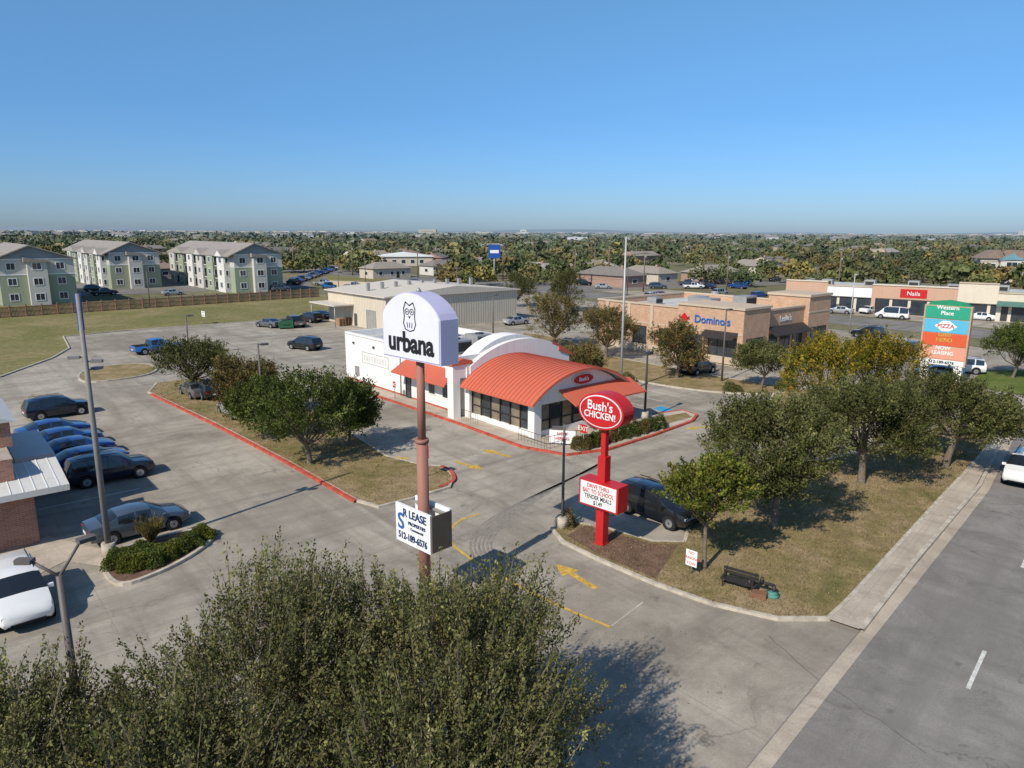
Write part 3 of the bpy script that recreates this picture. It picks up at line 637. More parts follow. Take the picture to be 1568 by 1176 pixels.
# ------------------------------------------------------------------ lamps
def lamp(name,x,y,h,mat,heads,r=.09,banner=False,base=True,hs=1.0):
    e=empty(name,x,y,R_(20)); b=MB()
    if base: b.cyl((0,0,0),(0,0,.7),.3,.3,KERB,14)
    b.cyl((0,0,0),(0,0,h),r*1.2,r*.75,mat,10)
    for (dx,dy,z) in heads:
        b.cyl((0,0,min(z,h-.03)),(dx,dy,z+.02),.035,.035,mat,6)
        a=math.atan2(dy,dx); c,s=math.cos(a),math.sin(a)
        pts=[(dx+(u*c-v*s)*hs,dy+(u*s+v*c)*hs) for u,v in ((-.15,-.2),(.5,-.2),(.55,-.1),(.55,.1),(.5,.2),(-.15,.2))]
        b.prism(pts,z-.08*hs,z+.1*hs,mat,'z')
    if banner: b.box(-.12,.12,-.03,.03,h-1.6,h,M('blue_banner',(.02,.08,.4),.5))
    b.obj('pole_and_heads',e); return e
BRM=M('bronze_pole',(.12,.10,.09),.5); WPO=M('galvanised_pole',(.42,.41,.39),.5,metal=.2)
x,y=G(168,852); lamp('parking_lot_lamp',x,y,12.3,M('pole_grey',(.2,.19,.18),.6),[(-.3,.0,9.5),(.3,0,9.3),(.25,.4,8.9)],.12,True,hs=.7)
lamp('parking_lot_lamp',-10.3,14.9,7.3,BRM,[(-.6,.2,7.65),(.45,.3,7.95)],.1,hs=.55)
x,y=G(861,810); lamp('parking_lot_lamp',x,y,5.6,BRM,[(-.2,.1,5.4)],.07,hs=.7)
x,y=G(987,643); lamp('parking_lot_lamp',x,y,5.6,DARK,[(.15,.1,5.5)],.09)
x,y=G(950,602); lamp('street_lamp',x,y,14.6,WPO,[(.4,.2,14.4)],.11,hs=.8)
x,y=G(405,668); lamp('parking_lot_lamp',x,y,7.0,BRM,[(.3,.1,6.9)],.08,hs=.8)
for px,py,h in ((755,513,6),(290,545,5),(1105,585,7.5),(1205,520,7),(1300,510,9),(520,470,7),(700,470,8),(960,455,9),(1245,520,6),(560,440,9),(230,470,7)):
    x,y=G(px,py); lamp('parking_lot_lamp',x,y,h,BRM if px!=1300 else WPO,[(.3,.1,h-.1)],.09,base=False)
x,y=G(757,432); e=empty('tall_highway_sign',x,y,R_(5)); b=MB(); b.cyl((0,0,0),(0,0,11),.3,.25,GREYM,10); b.box(-1.8,1.8,-.4,.4,7.2,11.2,M('blue_sign_paint',(.02,.08,.32),.5)); b.box(-1.3,1.3,-.42,-.401,8.7,9.6,WPAINT); b.obj('pole_and_board',e)
UP=M('utility_pole_wood',(.17,.13,.10),.9); prev=None
for px,py in ((1595,470),(1282,455),(1112,450),(985,447),(880,440),(770,430),(640,425),(540,422),(450,418)):
    x,y=G(px,py); h=10.5; e=empty('utility_pole',x,y,R_(10)); b=MB(); b.cyl((0,0,0),(0,0,h),.2,.14,UP,8); b.box(-1.2,1.2,-.06,.06,h-.8,h-.65,UP); b.cyl((.3,0,h-2),(.3,0,h-1.2),.2,.2,GREYM,8); b.obj('pole_and_crossarm',e)
    if prev:
        b=MB()
        for o_ in (-1,0,1):
            for k in range(8):
                t0,t1=k/8,(k+1)/8; P=lambda t:(prev[0]+(x-prev[0])*t+o_*.9,prev[1]+(y-prev[1])*t,h-.6-4*t*(1-t)*1.0)
                b.cyl(P(t0),P(t1),.022,.022,DARK,4,False)
        b.obj('power_lines')
    prev=(x,y)
rp=random.Random(11)
for k in range(16):
    y=rp.uniform(210,520); x=rp.uniform(-.5,.7)*y; e=empty('utility_pole',x,y,R_(rp.uniform(0,90))); b=MB(); b.cyl((0,0,0),(0,0,11),.24,.16,UP,6); b.box(-1.2,1.2,-.08,.08,10,10.2,UP); b.obj('pole_and_crossarm',e)
# ------------------------------------------------------------------ other buildings
e=empty('warehouse',-19,106.7,AB); b=MB()
GRN=M('grey_green_metal_siding',(.36,.34,.28),.7,var=.1)  # grey-green metal, own colour of the side wall's ribs
b.box(0,26,0,19,0,5.2,BEIGE)
b.obj('walls',e); b=MB(); RT=weathered('pale_metal_roof',(.60,.53,.44),(.42,.35,.28),.6,.6)
b.prism([(-.5,5.2),(26.5,5.2),(26.5,5.35),(13,6.5),(-.5,5.35)],-.4,19.4,RT)
for k in range(9): b.box(2+k*2.6,2.5+k*2.6,9,9.5,5.5,6.9,GREYM)
b.obj('roof',e); b=MB()
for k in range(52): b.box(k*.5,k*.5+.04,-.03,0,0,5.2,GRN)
for k in range(38): b.box(-.03,0,k*.5,k*.5+.04,0,5.2,BEIGE)
b.window('x-',3,6,0,3,0,GREYM,GREYM,.1); b.window('x-',9,10,0,2.1,0,DARK,GREYM,.08); b.window('y-',4,7.5,0,3.6,0,GREYM,GREYM,.1); b.window('y-',10,11,0,2.2,0,DARK,GREYM,.08)
b.box(-3.5,-.05,10,19,3.3,3.5,RT)
for y in (10.2,18.6): b.cyl((-3.3,y,0),(-3.3,y,3.3),.08,.08,GREYM,8)
b.obj('siding_ribs_and_doors',e)
e=empty('brick_shop_building',26.0,79.9,AB); b=MB()
b.box(0,19,0,22,0,5.3,BRICK)
for q in ((0,.35,8.5,22),(18.65,19,5,22),(.35,18.65,21.65,22),(5,14,0,.35)): b.box(q[0],q[1],q[2],q[3],5.3,6.0,BRICK)
b.box(-.5,5.0,-.5,8.5,0,6.5,BRICK); b.box(14,19.5,-.6,5,0,7.2,BRICK)
b.obj('walls',e); b=MB()
for q in ((-.12,.4,8.65,22.1),(18.6,19.12,5.16,22.1),(.4,18.6,21.6,22.12),(5.16,13.84,-.12,.4)): b.box(q[0],q[1],q[2],q[3],6.0,6.22,TAN)
b.box(-.65,5.15,-.65,8.65,6.5,6.75,TAN); b.box(13.85,19.65,-.75,5.15,7.2,7.5,TAN)
b.box(-.06,-.0,8.5,22,0,1.0,TAN); b.box(-.56,-.5,-.5,8.5,0,1.0,TAN); b.box(5,14,-.06,0,0,.8,TAN)
b.box(-.04,0,8.5,22,3.6,3.8,TAN); b.box(-.54,-.5,-.5,8.5,3.6,3.8,TAN); b.box(14,19.5,-.64,-.6,5.2,5.4,TAN)
for y in (12.6,16.3,20): b.box(-.1,-.041,y,y+.5,1.01,6.0,TAN)
b.obj('stone_trim',e)
b=MB(); b.box(5.01,18.65,5.2,21.65,5.301,5.34,ROOFG); b.box(.35,5.0,8.6,21.65,5.301,5.34,ROOFG); b.box(-.4,4.9,-.4,8.4,6.5,6.54,ROOFG)
for (x,y,w,l,h) in ((5.4,8,2.2,3,1.5),(9,12,2,2,1.3),(12,7,2.5,2,1.5),(6,17,1.5,1.5,1)): b.box(x,x+w,y,y+l,5.4,5.34+h,GREYM); b.box(x+.1,x+w-.1,y-.02,y-.001,5.6,5.1+h,DARK)
b.obj('roof_units',e); b=MB()
for y in (9.4,13.6): b.window('x-',y,y+2.2,1.0,3.3,0,GLASS,DARK,.08,1)
b.window('x-',.2,4.0,.1,3.2,-.5,GLASS,DARK,.08,2); b.window('x-',4.8,7.8,.1,3.2,-.5,GLASS,DARK,.08,1); b.window('y-',.2,4.3,.1,3.2,-.5,GLASS,DARK,.08,2)
for x in (5.4,8.4,11.4): b.window('y-',x,x+2.4,.1,3.2,0,GLASS,DARK,.08,1)
b.window('y-',14.8,18.7,.1,3.4,-.6,GLASS,DARK,.08,2); b.window('x-',18,19,0,2.2,0,GREYM,GREYM,.06)
b.obj('windows',e); b=MB()
awn(b,[(5.2,-1.4,3.2),(13.8,-1.4,3.2),(13.8,-.05,4.1),(5.2,-.05,4.1)],.1,DARK)
awn(b,[(-1.7,.1,3.2),(-.55,.1,3.9),(-.55,4.5,3.9),(-1.7,4.5,3.2)],.1,DARK)
b.obj('awnings',e)
text(e,'shop_text',"Domino's",1.25,(-.6,3.6,5.0),BLUE,'x-',bold=.02); text(e,'shop_text',"Leslie's",1.0,(9.4,-.08,4.9),WPAINT,bold=.01)
b=MB(); b.prism([(6.9,5.0),(7.5,5.6),(8.1,5.0),(7.5,4.4)],-.62,-.52,REDP,'x'); b.obj('logo_tile',e)
e=empty('strip_mall',56,146,R_(-37)); b=MB(); SAL=weathered('salmon_stucco',(.52,.33,.23),(.40,.26,.19)); CRM=weathered('cream_stucco',(.64,.56,.44),(.50,.42,.33))
b.box(0,95,0,20,0,4.4,CRM)
seg=[(0,8,5.6,SAL),(8,16,4.9,WHITE),(16,30,5.4,SAL),(30,36,6.4,CRM),(36,52,4.9,CRM),(52,60,5.8,SAL),(60,78,4.9,CRM),(78,86,6.2,WHITE),(86,95,5.0,SAL)]
for k,(x0,x1,h,m_) in enumerate(seg): b.box(x0,x1,-.3-.15*(k%2),.3,3.0,h,m_); b.box(x0,x1,-.45-.15*(k%2),.3,h,h+.2,CRM if m_ is SAL else TAN); b.box(x0,x0+.7,-.32-.15*(k%2),0,0,3.0,m_)
b.box(0,.4,.3,20,4.4,5,CRM); b.obj('walls',e)
b=MB(); b.box(.4,95,.3,20,4.41,4.46,ROOFG)
for k in range(12): x=5+k*7.5; b.box(x,x+2,7+(k%3)*3,9+(k%3)*3,4.5,5.7,GREYM); b.box(x+.2,x+1.8,6.98+(k%3)*3,6.999+(k%3)*3,4.7,5.4,DARK)
b.obj('roof_units',e); b=MB()
for k in range(30): x=1+k*3.1; b.window('y-',x,x+2.6,.15,2.8,-.02,GLASS,DARK,.08,1)
awn(b,[(36,-1.8,2.9),(52,-1.8,2.9),(52,-.4,3.6),(36,-.4,3.6)],.1,M('green_awning',(.08,.17,.14),.7)); b.obj('shopfronts',e)
for x,t,m_ in ((44,'DENTAL',BLUE),(56,'PAYDAY',WPAINT),(69,'LAUNDRY',RED),(82,'CLOTHES',BLUE)):
    text(e,'shop_text',t,1.0,(x,-.64,4.1),m_,bold=.01)
b=MB(); b.box(20.8,25.2,-.34,-.305,3.3,4.9,REDP); b.obj('sign_board',e); text(e,'shop_text','Nails',1.1,(23,-.37,4.1),WPAINT)
x,y=G(62,832); e=empty('brick_store_building',x,y,AB); b=MB()
b.box(-14,-.6,.6,15,0,4.3,BRICK2); b.box(-1.6,0,0,1.4,0,3.0,BRICK2); b.box(-6,-.3,3,9,4.3,5.6,BRICK2); b.obj('walls',e)
b=MB(); PALE=weathered('pale_seam_metal',(.60,.58,.54),(.42,.39,.34),.5)
awn(b,[(-14.5,-.9,3.0),(1.4,-.9,3.0),(1.4,2.6,3.5),(-14.5,2.6,3.5)],.3,PALE)
for k in range(33): xx=-14.4+k*.48; b.face([(xx,-.9,3.03),(xx+.05,-.9,3.03),(xx+.05,2.6,3.53),(xx,2.6,3.53)],WPAINT)
b.prism([(-6.3,5.6),(0,5.6),(-3.1,6.7)],2.8,9.2,PALE); b.box(-14.2,-.4,9.2,15.2,4.3,4.9,PALE); b.box(-14.2,-6.2,2.8,9.2,4.3,4.6,PALE)
b.box(-.2,1.6,4.5,10.5,3.0,3.2,PALE); b.obj('canopy_and_roof',e)
b=MB(); b.window('y-',-5,-2,0,2.4,.6,GLASS,DARK,.08,1); b.window('x+',5,8,.6,2.6,-.6,GLASS,DARK,.08,1); b.window('x+',10,12,0,2.4,-.6,GLASS,DARK,.08,1); b.obj('windows',e)
sheet('store_sidewalk',GP([(0,845),(75,822),(170,845),(170,870),(100,860),(60,880),(0,870)]),.03,WALK)
SAGE=weathered('sage_siding',(.31,.34,.24),(.26,.28,.21)); LGR=weathered('pale_grey_siding',(.52,.50,.45),(.42,.41,.37)); SHG=M('shingle_roof',(.28,.25,.22),.9,var=.2); BAND=M('dark_gable_panel',(.24,.26,.27),.8); PALEW=weathered('off_white_siding',(.66,.64,.59),(.52,.5,.45))
def apartment(px,py,w,d,rot=AB):
    x0,y0=G(px,py); e=empty('apartment_building',x0,y0,rot); W=MB(); Rf=MB(); Wi=MB(); h=9.3; rise=2.5
    W.box(0,w,0,d,0,6.2,SAGE); W.box(0,w,0,d,6.2,h,LGR)
    for yy in (0,d-.3): W.prism([(0,h),(w,h),(w*.42,h+rise)],yy,yy+.3,BAND)
    W.box(-.04,w+.04,-.04,0,6.1,6.3,WPAINT); W.box(-.04,w+.04,-.04,0,9.2,9.35,WPAINT)
    W.box(w*.36,w*.62,-1.3,-.001,0,h-.6,LGR)
    Rf.prism([(w*.32,h-.6),(w*.66,h-.6),(w*.66,h-.3),(w*.32,h+.3)],-1.7,-.01,SHG)
    Rf.prism([(-1.6,h-.55),(w*.42,h+rise+.02),(w+.7,h-.25),(w+.7,h-.05),(w*.42,h+rise+.25),(-1.6,h-.3)],-.7,d+.7,SHG)
    k=0; y=3.0
    while y+5<d:
        m_=(PALEW,SAGE,LGR)[k%3]
        W.box(-1.5,-.001,y,y+5,0,h-.5,m_)
        if k%2==0: Rf.prism([(y-.4,h-.5),(y+5.4,h-.5),(y+2.5,h+1.2)],-2.0,1.5,SHG,'x'); W.prism([(y,h-.5),(y+5,h-.5),(y+2.5,h+.9)],-2.03,-2.0,m_,'x')
        for f in range(3):
            z=1.0+f*3.05
            Wi.window('x-',y+1.6,y+3.4,z,z+1.5,-1.5,GLASS,WPAINT,.12,1)
            Wi.window('y-',-1.2,-.4,z,z+1.4,y,GLASS,WPAINT,.1)
            if y+8<d: Wi.box(-1.2,-.02,y+5.2,y+7.8,z-.9,z-.75,WPAINT); Wi.box(-1.2,-1.15,y+5.2,y+7.8,z-.75,z+.2,DARK); Wi.window('x-',y+5.6,y+7.4,z-.75,z+1.4,0,GLASS,WPAINT,.1,1)
        y+=8.2; k+=1
    for f in range(3):
        z=1.0+f*3.05
        for u in (w*.1,w*.75): Wi.window('y-',u,u+1.6,z,z+1.5,0,GLASS,WPAINT,.12,1)
        Wi.window('y-',w*.42,w*.42+1.7,z,z+1.5,-1.3,DARK if f<2 else GLASS,WPAINT,.12,1)
    W.obj('walls',e); Rf.obj('roof',e); Wi.obj('windows',e)
apartment(362,449,12,50)
apartment(172,443,12,56)
apartment(5,470,13,40)
apartment(-190,478,13,40)
p=Vector(G(-120,496)); q=Vector(G(502,454)); L=(q-p).length; a=math.atan2(q.y-p.y,q.x-p.x)
e=empty('wooden_fence',p.x,p.y,a); b=MB(); FW=M('fence_wood',(.25,.135,.09),.85,var=.25,scale=3)
n=int(L/2.4)
for k in range(n): b.box(k*2.4,k*2.4+.22,-.12,.1,0,2.2,FW); 
for z in (.15,.95,1.75): b.box(0,n*2.4,.0,.05,z,z+.14,FW)
for k in range(int(n*2.4/.2)): b.box(k*.2,k*.2+.13,.05,.07,.1,1.85,FW)
b.obj('posts_rails_pickets',e)
p=Vector(G(505,440)); q=Vector(G(700,448)); L=(q-p).length; e=empty('low_wall',p.x,p.y,math.atan2(q.y-p.y,q.x-p.x)); b=MB(); b.box(0,L,0,.2,0,1.7,TAN); b.box(-.05,L+.05,-.05,.25,1.7,1.8,CRM); b.obj('wall_and_cap',e)
WALLS=[M('house_wall_%d'%i,c,.9,var=.08) for i,c in enumerate([(.50,.44,.36),(.34,.22,.17),(.56,.53,.47),(.32,.28,.23),(.42,.34,.27)])]
ROOFS=[M('house_roof_%d'%i,c,.9,var=.2) for i,c in enumerate([(.20,.175,.155),(.28,.24,.20),(.15,.14,.13),(.31,.28,.25),(.24,.175,.14)])]
def house(x,y,w,d,h,rot,wm,rm,hip=True):
    b=MB(); b.box(-w/2,w/2,-d/2,d/2,0,h,wm); o=.5; r=h+d*.22; k=d*.45 if hip else 0
    A=[(-w/2-o,-d/2-o,h),(w/2+o,-d/2-o,h),(w/2+o,d/2+o,h),(-w/2-o,d/2+o,h)]; r0=(-w/2-o+k,0,r); r1=(w/2+o-k,0,r)
    b.face([A[0],A[1],r1,r0],rm); b.face([A[2],A[3],r0,r1],rm); b.face([A[1],A[2],r1],rm if hip else wm); b.face([A[3],A[0],r0],rm if hip else wm); b.face(A[::-1],wm)
    for u in (-w*.35,-w*.05,w*.25): b.window('y-',u,u+1.4,1,2.3,-d/2,GLASS,WPAINT,.1)
    b.window('x-',-1,1,1,2.3,-w/2,GLASS,WPAINT,.1); b.box(w*.12,w*.12+1,-d/2-.04,-d/2,0,2.1,DARK)
    b.box(-w*.3,-w*.3+.7,.5,1.2,h,r+.5,WALLS[1])
    b.obj('house',None,(x,y,0),rot)
rr=random.Random(5)
for (px,py,w,d,wi,ri) in [(935,437,18,10,1,0),(990,433,16,9,0,1),(1090,432,18,10,1,1),(245,425,14,10,3,4),(262,405,16,10,3,4),(590,425,14,9,0,1),(680,420,15,9,2,0),(745,415,18,10,1,1),(1150,420,16,10,0,1),(820,425,16,9,0,3),(870,418,16,9,3,0)]:
    x,y=G(px,py); house(x,y,w,d,3.2,R_(40+rr.choice((0,90))),WALLS[wi],ROOFS[ri])
# pale flat-roofed hall beyond the avenue
x,y=G(620,406); e=empty('white_roofed_hall',x,y,R_(12)); b=MB(); b.box(-12,12,-7,7,0,4,WALLS[0]); b.obj('walls',e); b=MB(); b.prism([(-12.6,4.0),(12.6,4.0),(12.6,4.2),(0,5.8),(-12.6,4.2)],-7.6,7.6,WPAINT); b.obj('roof',e); b=MB()
for u in range(-10,10,4): b.window('y-',u,u+2,1,2.8,-7,GLASS,WPAINT,.1)
b.obj('windows',e)
for k in range(130):
    y=math.sqrt(rr.uniform(230**2,900**2)); x=rr.uniform(-.75,.75)*y
    if x<-30 and y<290: continue
    house(x,y,rr.uniform(12,22),rr.uniform(8,12),rr.uniform(3,4.8),AB+R_(rr.choice((0,90,45))),rr.choice(WALLS),rr.choice(ROOFS),rr.random()<.6)
x,y=G(1535,432); e=empty('two_storey_house',x,y,R_(-20)); b=MB(); b.box(-8,8,-5,5,0,7.5,WALLS[0]); b.obj('walls',e); b=MB(); b.prism([(-8.6,7.5),(8.6,7.5),(4,10),(-4,10)],-5.6,5.6,ROOFS[4]); b.box(-3,3,-7,-5.001,4.5,7.2,WALLS[2]); b.prism([(-3.4,7.2),(3.4,7.2),(0,9)],-7.3,-5,M('teal_roof',(.15,.28,.33),.6)); b.obj('roof_and_bay',e); b=MB()
for u in (-7,-5,4,6): 
    for z in (1,4.5): b.window('y-',u,u+1.3,z,z+1.5,-5,GLASS,WPAINT,.1)
b.window('y-',-1.5,1.5,4.9,6.6,-7,GLASS,WPAINT,.1,1); b.obj('windows',e)
b=MB()
HZW=M('distant_pale_wall',(.50,.51,.52),.9,var=.1,scale=.01); HZT=M('distant_tan_wall',(.40,.38,.35),.9,var=.1,scale=.01); HZR=M('distant_roof',(.27,.26,.26),.9,var=.1,scale=.01)
for k in range(330):
    y=math.sqrt(rr.uniform(900**2,4800**2)); x=rr.uniform(-.76,.76)*y; s=y/1500
    w=rr.uniform(8,32)*(.6+s*.4); h=rr.uniform(5.5,9)*(.8+s*.3); d=rr.uniform(10,25); m_=rr.choice([HZW,HZT,HZT])
    b.box(x,x+w,y,y+d,0,h,m_); b.box(x+.5,x+w-.5,y-.1,y,h*.35,h*.6,GREYM)
    if w<26: b.prism([(x-.6,h),(x+w+.6,h),(x+w*.75,h+3),(x+w*.25,h+3)],y-.6,y+d+.6,HZR)
    else: b.box(x+w*.3,x+w*.45,y+2,y+5,h,h+1.5,GREYM)
for (px,y,w,h) in ((656,2500,60,22),(800,3000,24,24),(1552,3000,22,28)):
    x=(px-784)/F*y; b.box(x-w/2,x+w/2,y,y+30,0,h,HZT if px<700 else HZW); b.box(x-w/3,x+w/3,y-.2,y,h*.6,h*.8,GREYM)
b.obj('distant_town')
b=MB(); n=60
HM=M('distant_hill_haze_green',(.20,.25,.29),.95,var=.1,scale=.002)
for k in range(n):
    x0=-6500+k*13000/n; x1=x0+13000/n; H_=lambda x: 22+12*math.sin(x/900+1)+9*math.sin(x/370)+(18 if x<-1500 else 0)*min(1,(-x-1500)/1500 if x<-1500 else 0)
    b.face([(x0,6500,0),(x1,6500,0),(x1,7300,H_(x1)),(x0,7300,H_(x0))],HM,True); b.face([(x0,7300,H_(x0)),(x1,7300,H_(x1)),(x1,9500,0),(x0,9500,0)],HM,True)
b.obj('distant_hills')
# ------------------------------------------------------------------ vehicles
TYRE=M('tyre_rubber',(.02,.02,.02),.8); RIM=M('alloy_rim',(.45,.45,.46),.3,metal=.7); ARCH=M('wheel_arch_black',(.008,.008,.008),.9)
CGL=M('car_glass',(.015,.018,.022),.05,spec=.9,var=.1); HL=M('headlight_lens',(.7,.7,.7),.1,spec=.8); TL=M('tail_light_lens',(.4,.01,.01),.2,spec=.7); PLATE=M('number_plate',(.6,.6,.6),.5)
PROF={
'sedan':dict(w=.91,r=.33,ax=(-1.38,1.42),st=[(-2.36,.42,.72,.80,.80,'b'),(-2.28,.30,.88,1.00,.93,'b'),(-1.72,.24,.92,1.08,.98,'w'),(-1.05,.2,.93,1.38,1,'s'),(-.3,.2,.92,1.45,1,'p'),(-.22,.2,.92,1.45,1,'s'),(.45,.2,.91,1.41,1,'w'),(1.18,.2,.89,1.02,1,'b'),(1.9,.24,.80,.88,.97,'b'),(2.26,.3,.66,.74,.88,'b'),(2.36,.4,.55,.6,.76,'b')]),
'suv':dict(w=.96,r=.37,ax=(-1.42,1.45),st=[(-2.38,.5,.85,.98,.85,'b'),(-2.32,.36,1.02,1.12,.95,'w'),(-2.08,.32,1.05,1.62,.98,'s'),(-1.3,.28,1.05,1.72,1,'p'),(-1.2,.28,1.05,1.73,1,'s'),(-.25,.26,1.04,1.73,1,'p'),(-.15,.26,1.04,1.73,1,'s'),(.5,.26,1.03,1.66,1,'w'),(1.2,.26,1.02,1.16,1,'b'),(1.95,.3,.95,1.06,.97,'b'),(2.3,.36,.8,.9,.9,'b'),(2.4,.46,.66,.72,.8,'b')]),
'van':dict(w=.98,r=.36,ax=(-1.7,1.75),st=[(-2.7,.45,.95,1.1,.9,'b'),(-2.66,.35,1.1,1.2,.97,'w'),(-2.55,.3,1.1,2.1,.98,'s'),(-1.2,.28,1.1,2.2,1,'p'),(-1.05,.28,1.1,2.2,1,'s'),(.9,.28,1.1,2.18,1,'s'),(1.35,.28,1.08,2.0,1,'w'),(2.05,.28,1.05,1.22,1,'b'),(2.6,.35,.85,.95,.92,'b'),(2.75,.45,.7,.76,.8,'b')]),
'pickup':dict(w=.98,r=.39,ax=(-1.75,1.75),st=[(-2.85,.55,1.0,1.05,.95,'b'),(-2.8,.45,1.05,1.1,.98,'b'),(-1.0,.35,1.07,1.12,1,'w'),(-.82,.32,1.08,1.72,1,'s'),(.0,.32,1.08,1.82,1,'p'),(.1,.32,1.08,1.82,1,'s'),(.65,.32,1.08,1.76,1,'w'),(1.3,.32,1.07,1.22,1,'b'),(2.4,.4,1.0,1.12,.97,'b'),(2.75,.45,.85,.95,.92,'b'),(2.85,.55,.75,.8,.85,'b')])}
CM={}
def car_me(kind,cname,col):
    key=(kind,cname)
    if key in CM: return CM[key]
    P=PROF[kind]; w=P['w']; body=M('car_paint_'+cname,col,.25,metal=.3 if cname not in('white','black') else 0,var=.02,coat=.8,spec=.5)
    b=MB(); k=b.mi(body); g=b.mi(CGL); st=P['st']; rings=[]
    for (x,zb,zs,zt,f,fl) in st:
        ww=w*f; cab=zt-zs>.25; wr=ww*(.80 if cab else .93)
        half=[(ww*.86,zb),(ww*.985,zb+.14),(ww,(zb+zs)/2+.06),(ww*.965,zs),(wr,zt-.055 if cab else zt-.03),(wr*.72,zt),(0,zt+.015)]
        ring=half+[(-a,z) for a,z in half[-2::-1]]
        i=len(b.v); b.v+=[(x,a,z) for a,z in ring]; rings.append([i+j for j in range(len(ring))])
    n=len(rings[0])
    for s_ in range(len(rings)-1):
        fl=st[s_][5]
        for j in range(n-1):
            jj=min(j,n-2-j); mt=k
            if fl=='s' and jj==3: mt=g
            if fl=='w' and jj>=4: mt=g
            b.f.append((rings[s_][j],rings[s_][j+1],rings[s_+1][j+1],rings[s_+1][j])[::-1]); b.m.append(mt); b.sm.append(True)
        b.f.append((rings[s_][n-1],rings[s_][0],rings[s_+1][0],rings[s_+1][n-1])[::-1]); b.m.append(b.mi(ARCH)); b.sm.append(False)
    for r_ in (rings[0],rings[-1][::-1]): b.f.append(tuple(r_)); b.m.append(k); b.sm.append(False)
    for ax in P['ax']:
        for s_ in (-1,1):
            r=P['r']; b.cyl((ax,s_*(w-.3),r+.03),(ax,s_*(w+.006),r+.03),r+.07,r+.07,ARCH,20)
            b.cyl((ax,s_*(w-.22),r),(ax,s_*(w+.02),r),r,r*.97,TYRE,20); b.cyl((ax,s_*(w+.0),r),(ax,s_*(w+.028),r),r*.64,r*.6,RIM,10)
            b.cyl((ax,s_*(w+.0),r),(ax,s_*(w+.034),r),r*.14,r*.14,DARK,6)
    xf=st[-2][0]; xr=st[1][0]; zf=st[-2][2]; zr=st[1][2]
    for s_ in (-1,1):
        y0,y1=sorted((s_*w*.48,s_*w*.86)); b.box(xf-.22,xf+.035,y0,y1,zf-.1,zf+.03,HL); b.box(xr-.06,xr+.12,y0+.02*s_,y1+.02*s_,zr-.18,zr-.02,TL)
        xm=st[-4][0]-.25; y0,y1=sorted((s_*w*.95,s_*(w+.16))); b.box(xm,xm+.14,y0,y1,st[-4][2],st[-4][2]+.14,body)
    b.box(xf,xf+.09,-w*.4,w*.4,zf-.24,zf-.08,ARCH); b.box(st[-1][0]-.03,st[-1][0]+.02,-w*.6,w*.6,.42,.5,ARCH)
    b.box(st[0][0]-.02,st[0][0]+.03,-.26,.26,.62,.74,PLATE)
    for s_ in (-1,1):
        for xx in (-.27,.6): b.box(xx,xx+.012,s_*(w+.001)-.004,s_*(w+.001)+.004,.45,st[-4][2]-.03,ARCH)
    if kind=='pickup': b.box(-2.7,-1.0,-w*.84,w*.84,1.122,1.135,ARCH)
    if kind=='suv':
        for s_ in (-1,1): b.cyl((-1.8,s_*w*.66,1.77),(.4,s_*w*.66,1.77),.022,.022,ARCH,6)
    o=b.obj('tmp',sharp=38); me=o.data; bpy.data.objects.remove(o); CM[key]=me; return me
PC={'blue':(.02,.07,.26),'black':(.012,.012,.014),'white':(.72,.71,.69),'greyblue':(.08,.10,.13),'silver':(.4,.4,.4),'red':(.35,.02,.02),'grey':(.13,.13,.13),'pblue':(.03,.19,.5),'navy':(.012,.018,.04)}
NMK={'sedan':'parked_car','suv':'parked_suv','van':'parked_van','pickup':'pickup_truck'}
def car(kind,c,x,y,ang,z=.012):
    o=place(NMK[kind],car_me(kind,c,PC[c]),None,(x,y,z),ang); return o
def cpx(kind,c,px,py,ang): x,y=G(px,py); return car(kind,c,x,y,ang)
A_=AB+R_(90)
bx,by=G(170,734); car('suv','navy',bx,by,AB)
for k in range(4): car('sedan','blue',bx-.69*(3.1+3.1*k)-.4,by+.72*(3.1+3.1*k)-.2,AB+R_(4))
cpx('suv','navy',90,637,AB+R_(5))
cpx('sedan','greyblue',213,815,AB+R_(2)); cpx('suv','white',30,932,A_+R_(182))
cpx('suv','black',1007,792,A_+R_(180)); cpx('suv','black',467,535,R_(150)); cpx('pickup','pblue',240,540,AB+R_(8))
cpx('sedan','grey',412,501,R_(150)); cpx('suv','black',475,493,R_(140)); cpx('pickup','grey',450,500,R_(130)); cpx('sedan','black',490,488,R_(140))
cpx('suv','white',1568,735,R_(227)); cpx('sedan','silver',362,637,A_); cpx('suv','black',318,608,A_); cpx('sedan','grey',300,607,A_)
cpx('van','white',1366,488,R_(143)); cpx('sedan','silver',1286,480,R_(143)); cpx('suv','black',1330,517,R_(143)); cpx('suv','black',1398,543,AB); cpx('suv','white',1470,570,R_(150)); cpx('sedan','navy',1436,580,R_(150)); cpx('sedan','black',1232,512,A_); cpx('sedan','white',1500,490,R_(143)); cpx('sedan','grey',1445,489,R_(143))
cpx('sedan','silver',790,497,AB); cpx('suv','black',1068,572,AB); cpx('sedan','red',1010,455,AB); cpx('suv','white',1000,458,AB)
cpx('sedan','silver',265,452,AB); cpx('suv','white',225,440,AB); cpx('pickup','black',160,452,AB); cpx('suv','grey',430,446,AB); cpx('suv','black',145,446,AB)
cs=list(PC.keys())
for k in range(14): cpx(rr.choice(('sedan','suv','pickup')),rr.choice(cs),446+k*5+rr.random()*3,436-k*1.8,AB+R_(90))
for k in range(26): cpx(rr.choice(('sedan','suv','pickup')),rr.choice(cs),rr.uniform(480,1200),rr.choice((431,437,442)),rr.choice((AB,A_,R_(0))))
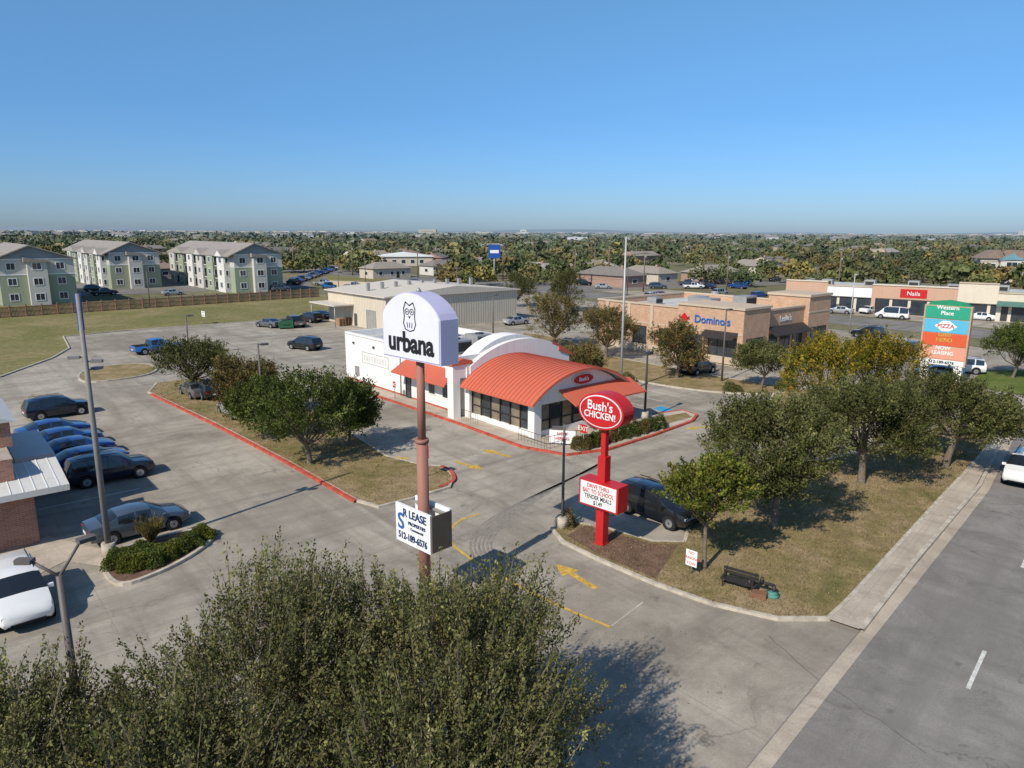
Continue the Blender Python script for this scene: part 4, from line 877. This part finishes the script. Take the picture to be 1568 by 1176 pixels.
for k in range(22): 
    t=c0+cx*(k*5+rr.random()*2)+cn*(31-rr.choice((0,10))); 
    if rr.random()<.6: car(rr.choice(('sedan','suv')),rr.choice(cs),t.x,t.y,math.atan2(cn.y,cn.x))
x,y=G(438,503); e=empty('dumpster',x,y,R_(20)); b=MB(); GD=M('dumpster_green',(.03,.1,.05),.6); b.prism([(-1.1,.2),(1.1,.2),(1.1,1.5),(-.9,1.2),(-1.1,1.0)],-.8,.8,GD); b.box(-1.0,1.1,-.82,.0,1.5,1.54,DARK); b.box(-.5,.5,-.9,-.8,.7,.85,GD); b.obj('body_and_lid',e)
x,y=G(520,500); e=empty('pallet_stack',x,y,AB); b=MB(); WD=M('pallet_wood',(.36,.22,.13),.9)
for s in range(4):
    for k in range(8):
        z=k*.16
        for j in range(4): b.box(s*1.6,s*1.6+1.2,j*.33,j*.33+.22,z+.1,z+.14,WD)
        for j in range(3): b.box(s*1.6+j*.55,s*1.6+j*.55+.1,0,1.2,z,z+.099,WD)
b.obj('pallets',e)
# ------------------------------------------------------------------ light
w=bpy.data.worlds.new('World'); sc.world=w; w.use_nodes=True; nt=w.node_tree
sky=nt.nodes.new('ShaderNodeTexSky'); sky.sky_type='NISHITA'; sky.sun_disc=False
EL=R_(40); sky.sun_elevation=EL; sky.sun_rotation=R_(216.9); sky.altitude=100; sky.air_density=1.0; sky.dust_density=.6; sky.ozone_density=2.5
tc=nt.nodes.new('ShaderNodeTexCoord'); sp=nt.nodes.new('ShaderNodeSeparateXYZ'); nt.links.new(tc.outputs['Generated'],sp.inputs[0])
tint=ramp(nt,sp.outputs[2],[(0.0,(.40,.55,.86)),(.03,(.39,.56,.88)),(.08,(.37,.58,.88)),(.15,(.38,.62,.88)),(.28,(.52,.80,.95)),(1.0,(.6,.75,.85))])
mm=mixc(nt,1.0,sky.outputs[0],tint,'MULTIPLY')
bg=nt.nodes['Background']; nt.links.new(mm,bg.inputs['Color']); bg.inputs['Strength'].default_value=.145
ld=bpy.data.lights.new('sun','SUN'); ld.energy=4.8; ld.angle=R_(.5); ld.color=(1,.93,.82)
lo=bpy.data.objects.new('sun',ld); COL.objects.link(lo)
lo.rotation_euler=Vector((.6*math.cos(EL),.8*math.cos(EL),-math.sin(EL))).to_track_quat('-Z','Y').to_euler(); lo.location=(-30,-40,60)
cd=bpy.data.cameras.new('camera'); cam=bpy.data.objects.new('camera',cd); COL.objects.link(cam)
cd.sensor_width=36; cd.lens=36*F/1568; cd.clip_end=20000; cd.clip_start=.1
cam.location=(0,0,CH); cam.rotation_euler=RM.to_euler(); sc.camera=cam
sc.view_settings.view_transform='Standard'; sc.view_settings.look='None'; sc.view_settings.exposure=0
